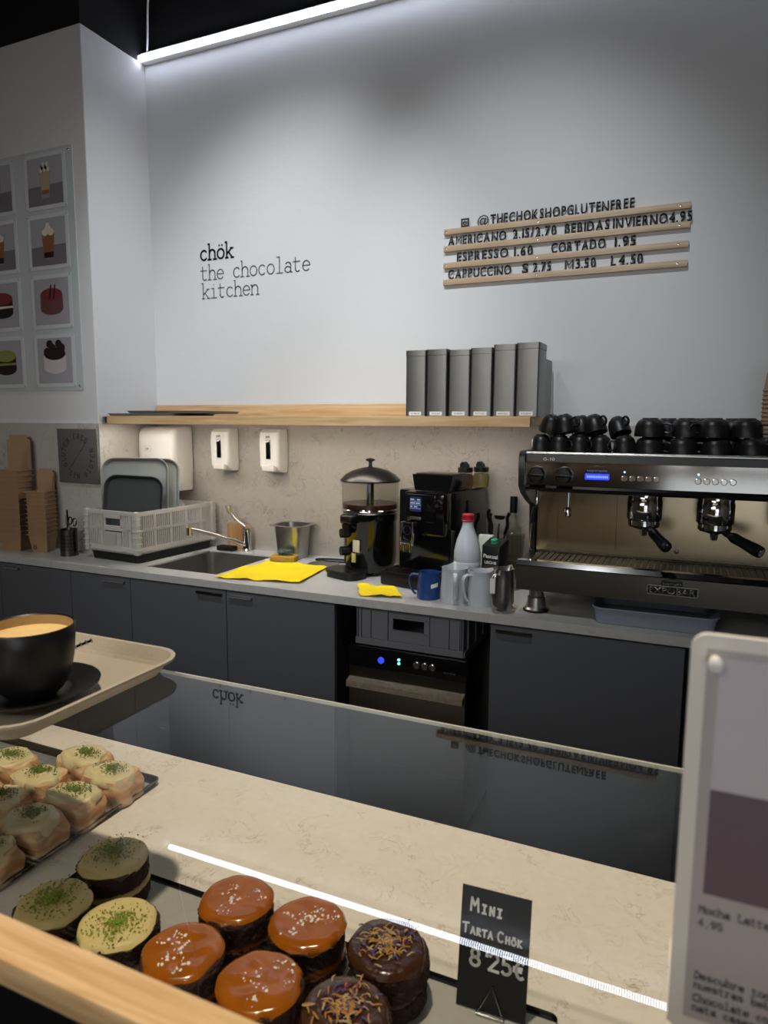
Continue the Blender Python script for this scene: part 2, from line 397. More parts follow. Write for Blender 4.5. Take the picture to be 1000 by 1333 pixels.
# a typewriter face: every glyph on a 0.7 wide cell, x-height 0.62, ascender 1.0
TY = {
 'c': [arc(.36, .31, .26, .31, 42, 318)], 'o': [arc(.35, .31, .27, .31, 0, 360)],
 'ö': [arc(.35, .31, .27, .31, 0, 360), [(.23, .85), (.25, .85)], [(.45, .85), (.47, .85)]],
 'h': [[(.12, 1), (.12, 0)], [(.03, 1), (.12, 1)], ser(.12, 0), arc(.35, .38, .22, .24, 175, 0) + [(.57, 0)], ser(.57, 0)],
 'k': [[(.14, 1), (.14, 0)], [(.03, 1), (.14, 1)], ser(.14, 0, .1), [(.54, .6), (.15, .25)], [(.28, .36), (.58, 0)], ser(.58, 0, .1), ser(.54, .6, .1)],
 't': [[(.22, .88), (.22, .18)] + arc(.38, .17, .16, .17, 180, 320), [(.05, .62), (.55, .62)]],
 'e': [[(.1, .33), (.6, .33)] + arc(.35, .31, .26, .31, 5, 320)],
 'l': [[(.18, 1), (.36, 1), (.36, 0)], ser(.36, 0, .24)], 'i': [[(.18, .62), (.36, .62), (.36, 0)], ser(.36, 0, .24), [(.34, .86), (.36, .86)]],
 'a': [arc(.34, .44, .2, .18, 150, 0) + [(.54, 0), (.64, 0)], arc(.32, .18, .22, .18, 20, 340)],
 'n': [[(.12, .62), (.12, 0)], [(.03, .62), (.12, .62)], ser(.12, 0, .1), arc(.35, .4, .22, .22, 175, 0) + [(.57, 0)], ser(.57, 0, .1)],
 'd': [arc(.32, .31, .24, .31, 0, 360), [(.46, 1), (.56, 1), (.56, 0), (.65, 0)]], 'b': [arc(.38, .31, .24, .31, 0, 360), [(.04, 1), (.14, 1), (.14, 0)]],
 's': [arc(.34, .46, .2, .16, 30, 270) + arc(.34, .15, .22, .15, 90, -150)], 'u': [[(.04, .62), (.13, .62), (.13, .22)] + arc(.34, .22, .21, .22, 180, 360) + [(.55, .62)], [(.55, .62), (.55, 0), (.65, 0)]],
 'r': [[(.1, .62), (.22, .62), (.22, 0)], ser(.22, 0, .16), arc(.42, .38, .2, .24, 180, 50)], 'm': [[(.06, .62), (.06, 0)], arc(.2, .46, .14, .16, 180, 0) + [(.34, 0)], arc(.48, .46, .14, .16, 180, 0) + [(.62, 0)]],
 'M': [[(.08, 0), (.1, .95), (.35, .4), (.6, .95), (.62, 0)], ser(.08, 0, .08), ser(.62, 0, .08)],
 'L': [[(.2, .95), (.2, 0), (.6, 0), (.6, .2)], ser(.2, .95)], 'D': [[(.14, 0), (.14, .95), (.3, .95)] + arc(.3, .475, .32, .475, 90, -90) + [(.05, 0)]],
 'G': [arc(.36, .475, .28, .475, 45, 330) + [(.62, .42), (.4, .42)]], 'U': [[(.12, .95), (.12, .3)] + arc(.35, .28, .23, .28, 180, 360) + [(.58, .95)], ser(.12, .95, .1), ser(.58, .95, .1)],
 'T': [[(.08, .78), (.08, .95), (.62, .95), (.62, .78)], [(.35, .95), (.35, 0)], ser(.35, 0)],
 'E': [[(.6, .8), (.6, .95), (.12, .95), (.12, 0), (.6, 0), (.6, .18)], [(.12, .5), (.42, .5)]], 'F': [[(.6, .78), (.6, .95), (.14, .95), (.14, 0)], [(.14, .5), (.44, .5)], ser(.14, 0, .1)],
 'N': [[(.12, 0), (.12, .95), (.58, 0), (.58, .95)], ser(.12, 0, .1), ser(.58, .95, .1)], 'R': [[(.14, 0), (.14, .95), (.34, .95)] + arc(.34, .72, .22, .23, 90, -90) + [(.14, .49)], [(.34, .49), (.6, 0)], ser(.14, 0, .1)],
 'S': [arc(.35, .71, .22, .24, 30, 270) + arc(.35, .235, .24, .235, 90, -150)], 'I': [[(.35, 0), (.35, .95)], ser(.35, 0), ser(.35, .95)],
 'O': [arc(.35, .475, .3, .475, 0, 360)], 'C': [arc(.37, .475, .28, .475, 45, 315)],
 '4': [[(.46, 0), (.46, .95), (.08, .3), (.62, .3)]], '9': [arc(.35, .65, .24, .3, 0, 360), [(.59, .65), (.5, .2), (.2, 0)]], '5': [[(.56, .95), (.18, .95), (.15, .52)] + arc(.33, .3, .25, .29, 110, -150)],
 ',': [[(.36, .06), (.28, -.16)]], ' ': [],
}
def strokes(bm, polys, wd, t, fn, mi=0):
    # ribbons of width wd and thickness t; fn(u, v, n) places them in space
    for pl in polys:
        for (a, b) in zip(pl, pl[1:]):
            dx, dy = b[0] - a[0], b[1] - a[1]; L = math.hypot(dx, dy)
            if L < 1e-9: continue
            ux, uy = dx / L, dy / L; h = wd / 2
            q = [(a[0] - ux * h * .7 - uy * h, a[1] - uy * h * .7 + ux * h), (a[0] - ux * h * .7 + uy * h, a[1] - uy * h * .7 - ux * h), (b[0] + ux * h * .7 + uy * h, b[1] + uy * h * .7 - ux * h), (b[0] + ux * h * .7 - uy * h, b[1] + uy * h * .7 + ux * h)]
            lo = [bm.verts.new(fn(x, y, 0)) for x, y in q]; hi = [bm.verts.new(fn(x, y, t)) for x, y in q]
            fs = [bm.faces.new(hi)] + [bm.faces.new((lo[i], lo[(i + 1) % 4], hi[(i + 1) % 4], hi[i])) for i in range(4)]
            for f in fs: f.material_index = mi
    return bm
def type_line(bm, txt, x0, z0, size, y, wd, t=0.0006, adv=0.78, mi=0):
    x = x0
    for ch in txt:
        strokes(bm, TY[ch], wd / size, t, lambda u, v, n, x=x: Vector((x + u * size, y - n, z0 + v * size)), mi)
        x += adv * size
    return bm

# ---------------------------------------------------------------- the room
PX, PY, WY = -2.58, 2.459, 2.86      # pier corner, pier face, back wall
XL, XR, YF, ZC = -4.6, 2.6, -3.2, 4.2
b = nb(); box(b, XL, XR, YF, 3.1, -0.1, 0.0); struct('floor', b, m_floor)
b = nb(); box(b, XL, XR, YF, 3.1, ZC, ZC + 0.1); struct('ceiling', b, m_black)
b = nb(); box(b, PX, XR, WY, WY + 0.2, 0.0, 3.29); struct('wall_back', b, m_wall)
b = nb(); box(b, XL, PX, PY, WY + 0.2, 0.0, 3.29, 0.003, seg=1); struct('wall_left', b, m_pier)
b = nb(); box(b, PX, XR, WY, WY + 0.2, 3.29, ZC); struct('wall_back_upper', b, m_black)
b = nb(); box(b, XL, PX, PY, WY + 0.2, 3.29, ZC); struct('wall_left_upper', b, m_black)
b = nb(); box(b, XR, XR + 0.1, YF, 3.1, 0.0, ZC); struct('wall_right', b, m_shop)
b = nb(); box(b, XL - 0.1, XL, YF, 3.1, 0.0, ZC); struct('wall_side', b, m_shop)
b = nb(); box(b, XL, XR, YF - 0.1, YF, 0.0, ZC); struct('wall_front', b, m_shoppanel)
b = nb(); box(b, -0.2, 1.6, YF, YF + 0.02, 0.35, 2.5); struct('fill_panel_1', b, emissive('fill_panel_glow', '#e6ecf4', 1.6))  # unseen glowing panel, added for front fill and highlights in the chrome
b = nb(); box(b, PX + 0.01, XR, WY - 0.012, WY, 0.9, 1.532); struct('trim_1', b, m_splash)
b = nb(); box(b, XL, PX + 0.01, PY - 0.01, PY, 0.9, 1.527); box(b, PX, PX + 0.01, PY, WY - 0.012, 0.9, 1.53); struct('trim_2', b, m_splash)

# linear lamp along the top of the wall, with its flex
t = thing('linear_wall_lamp', 'long bright white LED strip lamp along the top edge of the back wall', 'lamp', (0, WY, 3.28))
b = nb(); box(b, PX + 0.006, XR - 0.01, 2.822, 2.858, 3.284, 3.325, 0.002); obj('housing', b, m_whitep, t, world=True)
b = nb(); box(b, PX + 0.010, XR - 0.02, 2.800, 2.8215, 3.285, 3.306, 0.003); obj('diffuser', b, led_mat('led_light', LED_STRENGTH, 0.0105), t, world=True)
b = nb(); tube(b, [(-2.54, 2.835, 3.325), (-2.52, 2.82, 3.40), (-2.49, 2.80, 3.55), (-2.44, 2.80, 3.75), (-2.40, 2.80, 3.95), (-2.38, 2.80, 4.198)], 0.0045, 8); obj('power_flex', b, m_whitep, t, world=True)

# wooden wall shelf
t = thing('wall_shelf', 'long pine shelf mounted along the back wall above the splashback', 'shelf', (-1.55, 2.86, 1.525))
b = nb(); box(b, PX + 0.06, -0.522, 2.4515, 2.858, 1.532, 1.563, 0.001, seg=1); box(b, PX + 0.06, -0.522, 2.451, 2.470, 1.525, 1.562, 0.001, seg=1); obj('board', b, m_pine, t, world=True)
b = nb(); box(b, PX + 0.012, -0.56, 2.838, 2.858, 1.563, 1.622, 0.002); obj('upstand', b, m_pine, t, world=True)
b = nb(); box(b, PX + 0.010, PX + 0.06, 2.47, 2.85, 1.528, 1.560, 0.002); tag(obj('end_bracket', b, m_steel, t, world=True), 'steel end bracket', None)

t = thing('under_shelf_lamp', 'slim LED strip lamp under the front of the pine shelf', 'lamp', (-1.5, 2.50, 1.513))
b = nb(); box(b, -2.50, -0.60, 2.488, 2.514, 1.5295, 1.5318); obj('housing', b, m_whitep, t, world=True)
b = nb(); box(b, -2.495, -0.605, 2.492, 2.510, 1.5265, 1.5293, .001, seg=1); obj('diffuser', b, emissive('under_shelf_light', '#fff3e4', 30.0), t, world=True)

# ---------------------------------------------------------------- lettering on the wall
t = thing('wall_lettering', 'typewriter lettering of three lines on the white wall above the pine shelf', 'lettering', (-2.0, 2.86, 2.14))
b = nb(); type_line(b, 'chök', -2.276, 2.330, 0.073, 2.859, 0.0088, adv=0.70); obj('text_line', b, m_ink, t, False, True)
b = nb(); type_line(b, 'the', -2.276, 2.234, 0.073, 2.859, 0.0048, adv=0.665); obj('text_line', b, m_inkg, t, False, True)
b = nb(); type_line(b, 'chocolate', -2.276 + 4 * .665 * .073, 2.234, 0.073, 2.859, 0.0048, adv=0.665); obj('text_line', b, m_inkg, t, False, True)
b = nb(); type_line(b, 'kitchen', -2.270, 2.146, 0.073, 2.859, 0.0048, adv=0.665); obj('text_line', b, m_inkg, t, False, True)

# ---------------------------------------------------------------- letter rails of the price board
RT = [2.343, 2.275, 2.207, 2.139]
rail_lab = ['topmost wooden letter rail, under the line that starts with the @ sign', 'second wooden letter rail from the top, carrying AMERICANO', 'third wooden letter rail from the top, carrying ESPRESSO', 'lowest wooden letter rail, carrying CAPPUCCINO']
for k, z in enumerate(RT):
    t = thing('letter_rail', rail_lab[k], 'rail', (-0.52, 2.86, z - 0.023), 0, 'price board rails')
    b = nb(); box(b, -0.474, 0.474, -0.0165, -0.0005, 0, 0.023, 0.0012); obj('rail', b, m_railw, t)
    for x in (-0.462, -0.08, 0.44):
        b = nb(); lathe(b, [(0.0035, 0), (0.0035, 0.0012), (0.001, 0.0016)], n=10, mat4=axis_mat((x, -0.0166, 0.0115), (0, -1, 0))); obj('screw', b, m_chrome, t)
ROWS = [
 (0, [('@', -0.850, -0.801), ('THECHOKSHOPGLUTENFREE', -0.796, -0.242)]),
 (1, [('AMERICANO', -0.974, -0.729), ('2.15/2.70', -0.701, -0.527), ('BEBIDAS', -0.495, -0.328), ('INVIERNO', -0.315, -0.122), ('4.95', -0.118, -0.040)]),
 (2, [('ESPRESSO', -0.936, -0.717), ('1.60', -0.693, -0.618), ('CORTADO', -0.546, -0.339), ('1.95', -0.306, -0.229)]),
 (3, [('CAPPUCCINO', -0.972, -0.703), ('S', -0.660, -0.635), ('2.75', -0.616, -0.543), ('M', -0.490, -0.457), ('3.50', -0.449, -0.373), ('L', -0.317, -0.298), ('4.50', -0.287, -0.201)])]
ORD = ['first', 'second', 'third', 'fourth', 'fifth', 'sixth', 'seventh', 'eighth', 'ninth', 'tenth', 'eleventh', 'twelfth', 'thirteenth', 'fourteenth', 'fifteenth', 'sixteenth', 'seventeenth', 'eighteenth', 'nineteenth', 'twentieth', 'twenty-first']
RELW = {'I': .42, '.': .34, '/': .45, 'M': 1.12, 'O': 1.05, 'G': 1.05, '@': 1.2, '1': .7, 'V': .95, 'E': .9, 'F': .85, 'L': .8, 'S': .92, 'P': .92}
def letter_row(ri, words):
    z = RT[ri] + 0.0006; H = 0.037
    for word, x0, x1 in words:
        gl = [text_bm(ch, 0, None, 0, H, 0, 0.003, 0.0 if ch in 'M@' else 0.02) for ch in word]
        ws = [max(v.co.x for v in g.verts) - min(v.co.x for v in g.verts) for g in gl]
        gaps = [0.0075] * (len(word) - 1); k = (x1 - x0) / (sum(ws) + sum(gaps)); x = x0
        for i, (ch, g, wd) in enumerate(zip(word, gl, ws)):
            bmesh.ops.transform(g, matrix=Matrix.Translation((-wd / 2, 0, 0)), verts=g.verts)
            bmesh.ops.transform(g, matrix=Matrix.Diagonal((k, 1, 1, 1)), verts=g.verts)
            cx = x + wd * k / 2 + random.uniform(-.001, .001)
            o = obj('letter_tile', g, m_letter, None, False); o.location = (cx, 2.8490, z)
            o.rotation_euler = (math.radians(-3), 0, math.radians(random.uniform(-2, 2)))
            kind = 'letter' if ch.isalpha() else ('figure' if ch.isdigit() else 'mark')
            where = ['top line', 'AMERICANO line', 'ESPRESSO line', 'CAPPUCCINO line'][ri]
            if len(word) == 1: lab = 'black %s %s standing alone in the %s of the price board' % (kind, ch, where)
            else: lab = 'black %s %s, %s in %s, %s of the price board' % (kind, ch, ORD[i], word, where)
            tag(o, lab, 'letter', 'letters on the price board')
            x += (wd + 0.0075) * k
for ri, words in ROWS: letter_row(ri, words)
# small square camera icon at the head of the first line
b = nb(); 
for (a0, a1, c0, c1) in ((0, .034, 0, .006), (0, .034, .028, .034), (0, .006, .006, .028), (.028, .034, .006, .028)): box(b, a0, a1, -.003, 0, c0, c1)
lathe(b, [(.0055, 0), (.0085, 0), (.0085, .003), (.0055, .003), (.0055, 0)], n=18, mat4=axis_mat((.017, 0, .016), (0, -1, 0)), cap0=False, cap1=False)
o = obj('icon_tile', b, m_letter, None, False); o.location = (-0.92, 2.8490, RT[0] + 0.0006); tag(o, 'small square camera icon at the start of the top line of the price board', 'icon')

# ---------------------------------------------------------------- poster board with pinned prints
m_print_bg = mat('print_lavender_background', '#a3a1a8', 0.35); m_print_tb = mat('print_mauve_table', '#757178', 0.35)
m_print_paper = mat('print_white_paper', '#c9cdd0', 0.4)
pc = {k: mat('print_ink_' + k, v, 0.35) for k, v in dict(cream='#d8cfc0', coffee='#8a5c3c', dark='#2a2020', milk='#b09a7c', red='#7a3438', rosy='#6a4644', green='#87904e', white='#c8c0c4', glass='#8e8890').items()}
t = thing('poster_board', 'clear acrylic board pinned flat on the grey left wall behind the product prints', 'board', (-3.02, PY, 1.68))
b = nb(); prism(b, rrect(-3.62, -2.662, 1.685, 2.795, 0.012), PY - 0.004, PY - 0.0005); obj('panel', b, mat('poster_board_panel', '#bcc2c4', 0.18), t, world=True)
for (x, z) in ((-2.685, 2.772), (-2.685, 1.706), (-3.60, 2.772), (-3.60, 1.706)):
    b = nb(); lathe(b, [(0.006, 0), (0.006, 0.003), (0.003, 0.005)], n=12, mat4=axis_mat((x, PY - 0.004, z), (0, -1, 0))); obj('standoff', b, m_chrome, t, world=True)
def disc(b, cx, cz, rx, rz, y, mi, a0=0, a1=360):
    vs = [b.verts.new((x, y, z)) for x, z in arc(cx, cz, rx, rz, a0, a1, 20)[:-1]]; f = b.faces.new(vs); f.material_index = mi
def poly(b, pts, y, mi):
    f = b.faces.new([b.verts.new((x, y, z)) for x, z in pts]); f.material_index = mi
def make_print(x, z, kind, label):
    # a printed photo 0.225 wide, origin at its lower left corner
    t = thing('photo_print', label, 'print', (x, PY - 0.0045, z), 0, 'prints on the poster board')
    b = nb(); W_, H_ = 0.228, 0.215
    box(b, -0.02, W_ + 0.02, -0.0012, 0, -0.018, H_ + 0.018, 0, 0)
    Y1 = -0.0016; order = ['cream', 'coffee', 'dark', 'milk', 'red', 'rosy', 'green', 'white', 'glass']; I = {k: 3 + i for i, k in enumerate(order)}
    poly(b, [(0, 0), (W_, 0), (W_, H_), (0, H_)], Y1, 1)
    ht = 0.092 if kind in ('latte', 'frappe', 'plain') else 0.0
    if ht: poly(b, [(0, 0), (W_, 0), (W_, ht), (0, ht - 0.006)], Y1 - .0003, 2)
    Y2 = Y1 - .0006; cx = 0.115
    if kind in ('latte', 'frappe', 'plain'):
        wt, wb_ = (0.036, 0.026) if kind == 'latte' else (0.042, 0.03)
        poly(b, [(cx - wb_, .03), (cx + wb_, .03), (cx + wt, .15), (cx - wt, .15)], Y2, I['glass'])
        if kind == 'latte':
            poly(b, [(cx - .024, .065), (cx + .024, .065), (cx + .034, .145), (cx - .034, .145)], Y2 - .0003, I['milk'])
            poly(b, [(cx - .022, .05), (cx + .022, .05), (cx + .024, .068), (cx - .024, .068)], Y2 - .0004, I['coffee'])
            for q in range(7): disc(b, cx - .024 + .008 * q, .158 + .012 * (q % 3), .009, .012, Y2 - .0005 - q * 1e-5, I['dark'] if q % 3 == 1 else I['cream'])
        else:
            poly(b, [(cx - .032, .05), (cx + .032, .05), (cx + .04, .145), (cx - .04, .145)], Y2 - .0003, I['coffee'])
            poly(b, [(cx - .03, .034), (cx + .03, .034), (cx + .032, .06), (cx - .032, .06)], Y2 - .0004, I['dark'])
            for (dx, dz, r) in ((-.02, .15, .02), (.02, .15, .02), (0, .16, .024), (0, .182, .014)): disc(b, cx + dx, dz, r, r * .8, Y2 - .0005 - dz * 1e-4, I['cream'])
    else:
        body = {'sticks': 'rosy', 'forest': 'white', 'berry': 'dark', 'matcha': 'dark'}[kind]; top = {'sticks': 'red', 'forest': 'dark', 'berry': 'red', 'matcha': 'green'}[kind]
        disc(b, cx, .075, .075, .03, Y2, I[body]); poly(b, [(cx - .075, .075), (cx + .075, .075), (cx + .073, .14), (cx - .073, .14)], Y2 - .0001, I[body])
        disc(b, cx, .14, .073, .03, Y2 - .0003, I[top])
        if kind == 'sticks':
            for dx in (-.012, .014): poly(b, [(cx + dx - .006, .12), (cx + dx + .004, .12), (cx + dx + .018, .185), (cx + dx + .009, .185)], Y2 - .0005, I['dark'])
        if kind == 'forest':
            for q in range(6): disc(b, cx - .05 + .02 * q, .15 + .018 * ((q * 2) % 3), .022, .02, Y2 - .0005 - q * 2e-5, I['dark'])
        if kind in ('berry', 'matcha'):
            poly(b, [(cx - .075, .092), (cx + .075, .095), (cx + .075, .105), (cx - .075, .104)], Y2 - .0004, I['cream' if kind == 'berry' else 'green'])
            for q in range(5): disc(b, cx - .04 + .02 * q, .14 + .01 * (q % 2), .014, .01, Y2 - .0006 - q * 2e-5, I['red' if kind == 'berry' else 'green'])
    obj('sheet', b, [m_print_paper, m_print_bg, m_print_tb] + [pc[k] for k in order], t, False)
    for (px_, pz_) in ((-0.013, -0.011), (W_ + .013, -0.011), (-0.013, H_ + .011), (W_ + .013, H_ + .011)):
        b = nb(); lathe(b, [(0.003, 0), (0.003, 0.002), (0.001, 0.003)], n=8, mat4=axis_mat((px_, -0.0012, pz_), (0, -1, 0))); obj('pin', b, m_steel, t)
PR = [(2.547, 'latte', 'pinned print of a tall glass of pale coffee with cream, top right on the board'), (2.274, 'frappe', 'pinned print of a brown iced drink with whipped cream in a glass'), (1.998, 'sticks', 'pinned print of a red brown cake with two chocolate sticks'), (1.720, 'forest', 'pinned print of a white cake topped with dark chocolate, bottom right on the board')]
for z, k, l in PR: make_print(-2.954, z, k, l)
for z, k, l in [(2.547, 'plain', 'pinned print cut by the photo edge, top of the left column'), (2.274, 'plain', 'pinned print cut by the photo edge, second of the left column'), (1.998, 'berry', 'pinned print of a dark cake with red berries on top'), (1.720, 'matcha', 'pinned print of a dark cake with yellow green cream on top')]: make_print(-3.296, z, k, l)

# plaque with ring of writing
t = thing('wall_plaque', 'dark grey square plaque reading GLUTEN FREE around a slanted line', 'plaque', (-2.705, PY - 0.01, 1.238))
b = nb(); box(b, -0.13, 0.13, -0.012, 0.0, 0, 0.262, 0.001); obj('plate', b, m_plaque, t)
def ring_text(b, txt, cx, cz, r, size, a_mid, step, y):
    n = len(txt)
    for i, ch in enumerate(txt):
        a = math.radians(a_mid - (i - (n - 1) / 2) * step)
        up_ = Vector((math.cos(a), 0, math.sin(a))); rt = Vector((math.sin(a), 0, -math.cos(a)))
        o = Vector((cx, y, cz)) + up_ * r
        strokes(b, TY[ch], 0.0021 / size, 0.0005, lambda u, v, n_, o=o, rt=rt, up_=up_: o + rt * ((u - .35) * size) + up_ * (v * size) + Vector((0, -n_, 0)))
b = nb(); ring_text(b, 'GLUTEN FREE', 0, 0.131, 0.083, 0.026, 130, 15.5, -0.0122)
def ring_text_low(b, txt, cx, cz, r, size, a_mid, step, y):
    n = len(txt)
    for i, ch in enumerate(txt):
        a = math.radians(a_mid + (i - (n - 1) / 2) * step)
        up_ = -Vector((math.cos(a), 0, math.sin(a))); rt = Vector((-math.sin(a), 0, math.cos(a)))
        o = Vector((cx, y, cz)) - up_ * r
        strokes(b, TY[ch], 0.0021 / size, 0.0005, lambda u, v, n_, o=o, rt=rt, up_=up_: o + rt * ((u - .35) * size) + up_ * (v * size) + Vector((0, -n_, 0)))
ring_text_low(b, 'SIN GLUTEN', 0, 0.131, 0.110, 0.026, 308, 15.5, -0.0122)
strokes(b, [[(-.062, .062), (.066, .206)]], 0.0018, 0.0005, lambda u, v, n_: Vector((u, -0.0122 - n_, v)))
obj('inscription', b, m_ink, t, False)

# ---------------------------------------------------------------- worktop, cabinets, sink
t = thing('worktop', 'long pale marble worktop along the back wall over the charcoal cabinets', 'worktop', (-1.2, 2.5, 0.87))
SX0, SX1, SY0, SY1 = -2.17, -1.79, 2.30, 2.74
b = nb()
box(b, -3.6, PX, 2.20, PY - 0.011, 0.87, 0.9); box(b, PX, SX0, 2.20, WY - 0.013, 0.87, 0.9); box(b, SX0, SX1, 2.20, SY0, 0.87, 0.9); box(b, SX0, SX1, SY1, WY - 0.013, 0.87, 0.9); box(b, SX1, 1.3, 2.20, WY - 0.013, 0.87, 0.9)
obj('slab', b, m_top, t, False, True)
t = thing('kitchen_sink', 'dark steel undermount sink in the worktop beside the yellow cloth', 'sink', (-1.98, 2.52, 0.68))
b = nb(); hx, hy = (SX1 - SX0) / 2 - 0.001, (SY1 - SY0) / 2 - 0.001
tray_bm(b, hx, hy, 0.03, 0.21, 0.0, 0.0, 0.003, dz=0.0); obj('basin', b, mat('sink_steel', '#8c8884', 0.42, 0.85), t)
b = nb(); lathe(b, [(0.0, 0.004), (0.038, 0.004), (0.042, 0.006), (0.044, 0.0035)], n=24); obj('drain', b, m_chrome, t)
def cabinet(x0, x1, label, handles=(), z1=0.869, yb=2.84, zb=0.869):
    t = thing('base_cabinet', label, 'cabinet', ((x0 + x1) / 2, 2.55, 0.0), 0, 'charcoal base cabinets')
    b = nb(); box(b, x0 + .001, x1 - .001, 2.225, yb, 0.10, zb); box(b, x0 + .001, x1 - .001, 2.29, 2.33, 0.0, 0.10); obj('body', b, m_cabd, t, False, True)
    b = nb(); box(b, x0 + .0015, x1 - .0015, 2.205, 2.2245, 0.102, z1 - 0.006, 0.001, seg=1); d = obj('door', b, m_cab, t, False, True)
    for hx0, hx1, dark in handles:
        b = nb(); box(b, hx0, hx1, 2.192, 2.2048, z1 - 0.0215, z1 - 0.0185, 0.0005, seg=1); box(b, hx0, hx1, 2.192, 2.194, z1 - 0.028, z1 - 0.0185, 0.0005, seg=1); obj('handle', b, m_darksteel if dark else m_handle, d, True, True)
cabinet(-3.55, -2.995, 'charcoal cabinet at the far left, below the kraft boxes', yb=2.44)
cabinet(-2.995, -2.531, 'charcoal cabinet with a steel tab handle, second from the left', [(-2.95, -2.86, False)], yb=2.44)
cabinet(-2.531, -2.177, 'narrow charcoal cabinet below the dish crate', [(-2.325, -2.205, False)])
cabinet(-2.177, -1.672, 'charcoal cabinet below the sink', [(-1.815, -1.69, True)], zb=.66)
cabinet(-1.672, -1.177, 'charcoal cabinet left of the dishwasher', [(-1.655, -1.545, False)])
cabinet(-0.582, 0.025, 'wide charcoal cabinet right of the dishwasher', [(-0.56, -0.44, True)])
cabinet(0.055, 0.66, 'charcoal cabinet behind the clear menu stand')

# ---------------------------------------------------------------- things on the pine shelf
def make_canister(x, y, h, rz, txt, label):
    t = thing('tea_canister', label, 'canister', (x, y, 1.563), rz, 'tin canisters on the pine shelf')
    w2, d2 = 0.041, 0.058
    b = nb(); prism(b, rrect(-w2, w2, -d2, d2, 0.006, 3), 0.0005, h - 0.022, 'XY'); obj('body', b, m_can, t)
    b = nb(); prism(b, rrect(-w2 - .0012, w2 + .0012, -d2 - .0012, d2 + .0012, 0.007, 3), h - 0.021, h, 'XY'); obj('lid', b, m_can, t)
    b = nb(); box(b, -0.026, 0.024, -d2 - 0.0008, -d2, 0.004, 0.0185); l = obj('paper_label', b, m_label, t, False)
    b = text_bm(txt, -0.019, 0.017, 0.0085, 0.0048, -d2 - 0.0009, 0.0, 0.01); obj('label_text', b, m_ink, l, False)
for x, h, rz, txt, lab in [(-0.980, 0.251, 0.0, 'TE VERDE', 'tin canister labelled TE VERDE, leftmost of the row on the shelf'), (-0.893, 0.252, -0.03, 'TE ROJO', 'tin canister labelled TE ROJO, second from the left on the shelf'), (-0.806, 0.247, 0.02, 'TE NEGRO', 'tin canister labelled TE NEGRO, third from the left on the shelf'), (-0.720, 0.251, 0.0, 'FRUT ROJOS', 'tin canister labelled FRUT ROJOS, fourth from the left on the shelf'), (-0.634, 0.260, 0.02, 'MANZANILLA', 'tin canister labelled MANZANILLA, second from the right on the shelf'), (-0.5465, 0.263, -0.03, 'ROOIBOS', 'tin canister labelled ROOIBOS, rightmost on the shelf with its side showing')]:
    make_canister(x, 2.562, h, rz, txt, lab)
b = nb(); prism(b, rrect(2.63, 2.835, 1.5635, 1.785, 0.018), -0.5, -0.4955, 'YZ')
bmesh.ops.transform(b, matrix=Matrix.Translation((-0.026, 0, 0)), verts=b.verts)
tag(obj('upright_sheet', b, m_darksteel), 'thin dark metal sheet standing upright behind the rightmost canister', 'sheet')
m_sheet = mat('grey_tray_metal', '#85878b', 0.45, 0.2)
for (x0, x1, y0, z, lab) in ((-2.545, -2.13, 2.462, 1.5635, 'dark grey baking sheet lying on the left end of the shelf, lower one'), (-2.42, -1.98, 2.456, 1.5755, 'dark grey baking sheet lying on another at the left of the shelf')):
    t = thing('baking_sheet', lab, 'baking sheet', ((x0 + x1) / 2, y0 + 0.16, z), 0, 'baking sheets on the shelf')
    b = nb(); tray_bm(b, (x1 - x0) / 2 - 0.012, 0.148, 0.02, 0.0095, 0.006, 0.005, 0.0015); obj('sheet', b, m_sheet, t)

# ---------------------------------------------------------------- dispensers on the splashback
t = thing('hand_dryer', 'large rounded white paper towel dispenser beside the left wall under the shelf', 'dispenser', (-2.449, 2.848, 1.19))
b = nb()
def sh(s, z, y1=-0.165): return [(x, y, z) for x, y in rrect(-0.118 * s, 0.118 * s, y1, -0.001, 0.03)]
loft(b, [sh(.94, 0, -.135), sh(.98, .015, -.155), sh(1, .10), sh(1, .24), sh(1, .285, -.163), sh(.985, .310, -.145), sh(.95, .322, -.115)])
obj('cover', b, m_whitep, t)
b = nb(); prism(b, rrect(-0.075, -0.02, 0.195, 0.228, 0.008), -0.1668, -0.1645); l = obj('badge', b, mat('badge_grey', '#dcdcda', 0.3), t)
b = text_bm('JSR', -0.060, -0.035, 0.205, 0.011, -0.1669, 0.0, 0.01); obj('badge_text', b, m_ink, l, False)
def soap(x, label):
    t = thing('soap_dispenser', label, 'dispenser', (x, 2.848, 1.298), 0, 'soap dispensers under the shelf')
    b = nb()
    def s2(w_, z, y1): return [(xx, y, z) for xx, y in rrect(-w_, w_, y1, -0.001, 0.014)]
    loft(b, [s2(.05, 0.0, -.05), s2(.053, .012, -.075), s2(.055, .03, -.092), s2(.056, .15, -.096), s2(.055, .19, -.09), s2(.052, .206, -.07)]); obj('cover', b, m_whitep, t)
    b = nb(); box(b, -.0125, .0125, -.0985, -.094, .065, .155, .003); obj('window', b, m_blackg, t)
    b = nb(); box(b, -.033, .033, -.104, -.07, .008, .036, .005); obj('push_bar', b, m_whitep, t)
    b = text_bm('JSR', -.014, .012, .166, .0085, -.0962, 0.0008, .012); obj('lettering', b, m_ink, t, False)
soap(-2.108, 'white soap dispenser with dark window, left of the two, beside the towel dispenser')
soap(-1.822, 'white soap dispenser with dark window, right of the two, above the steel container')

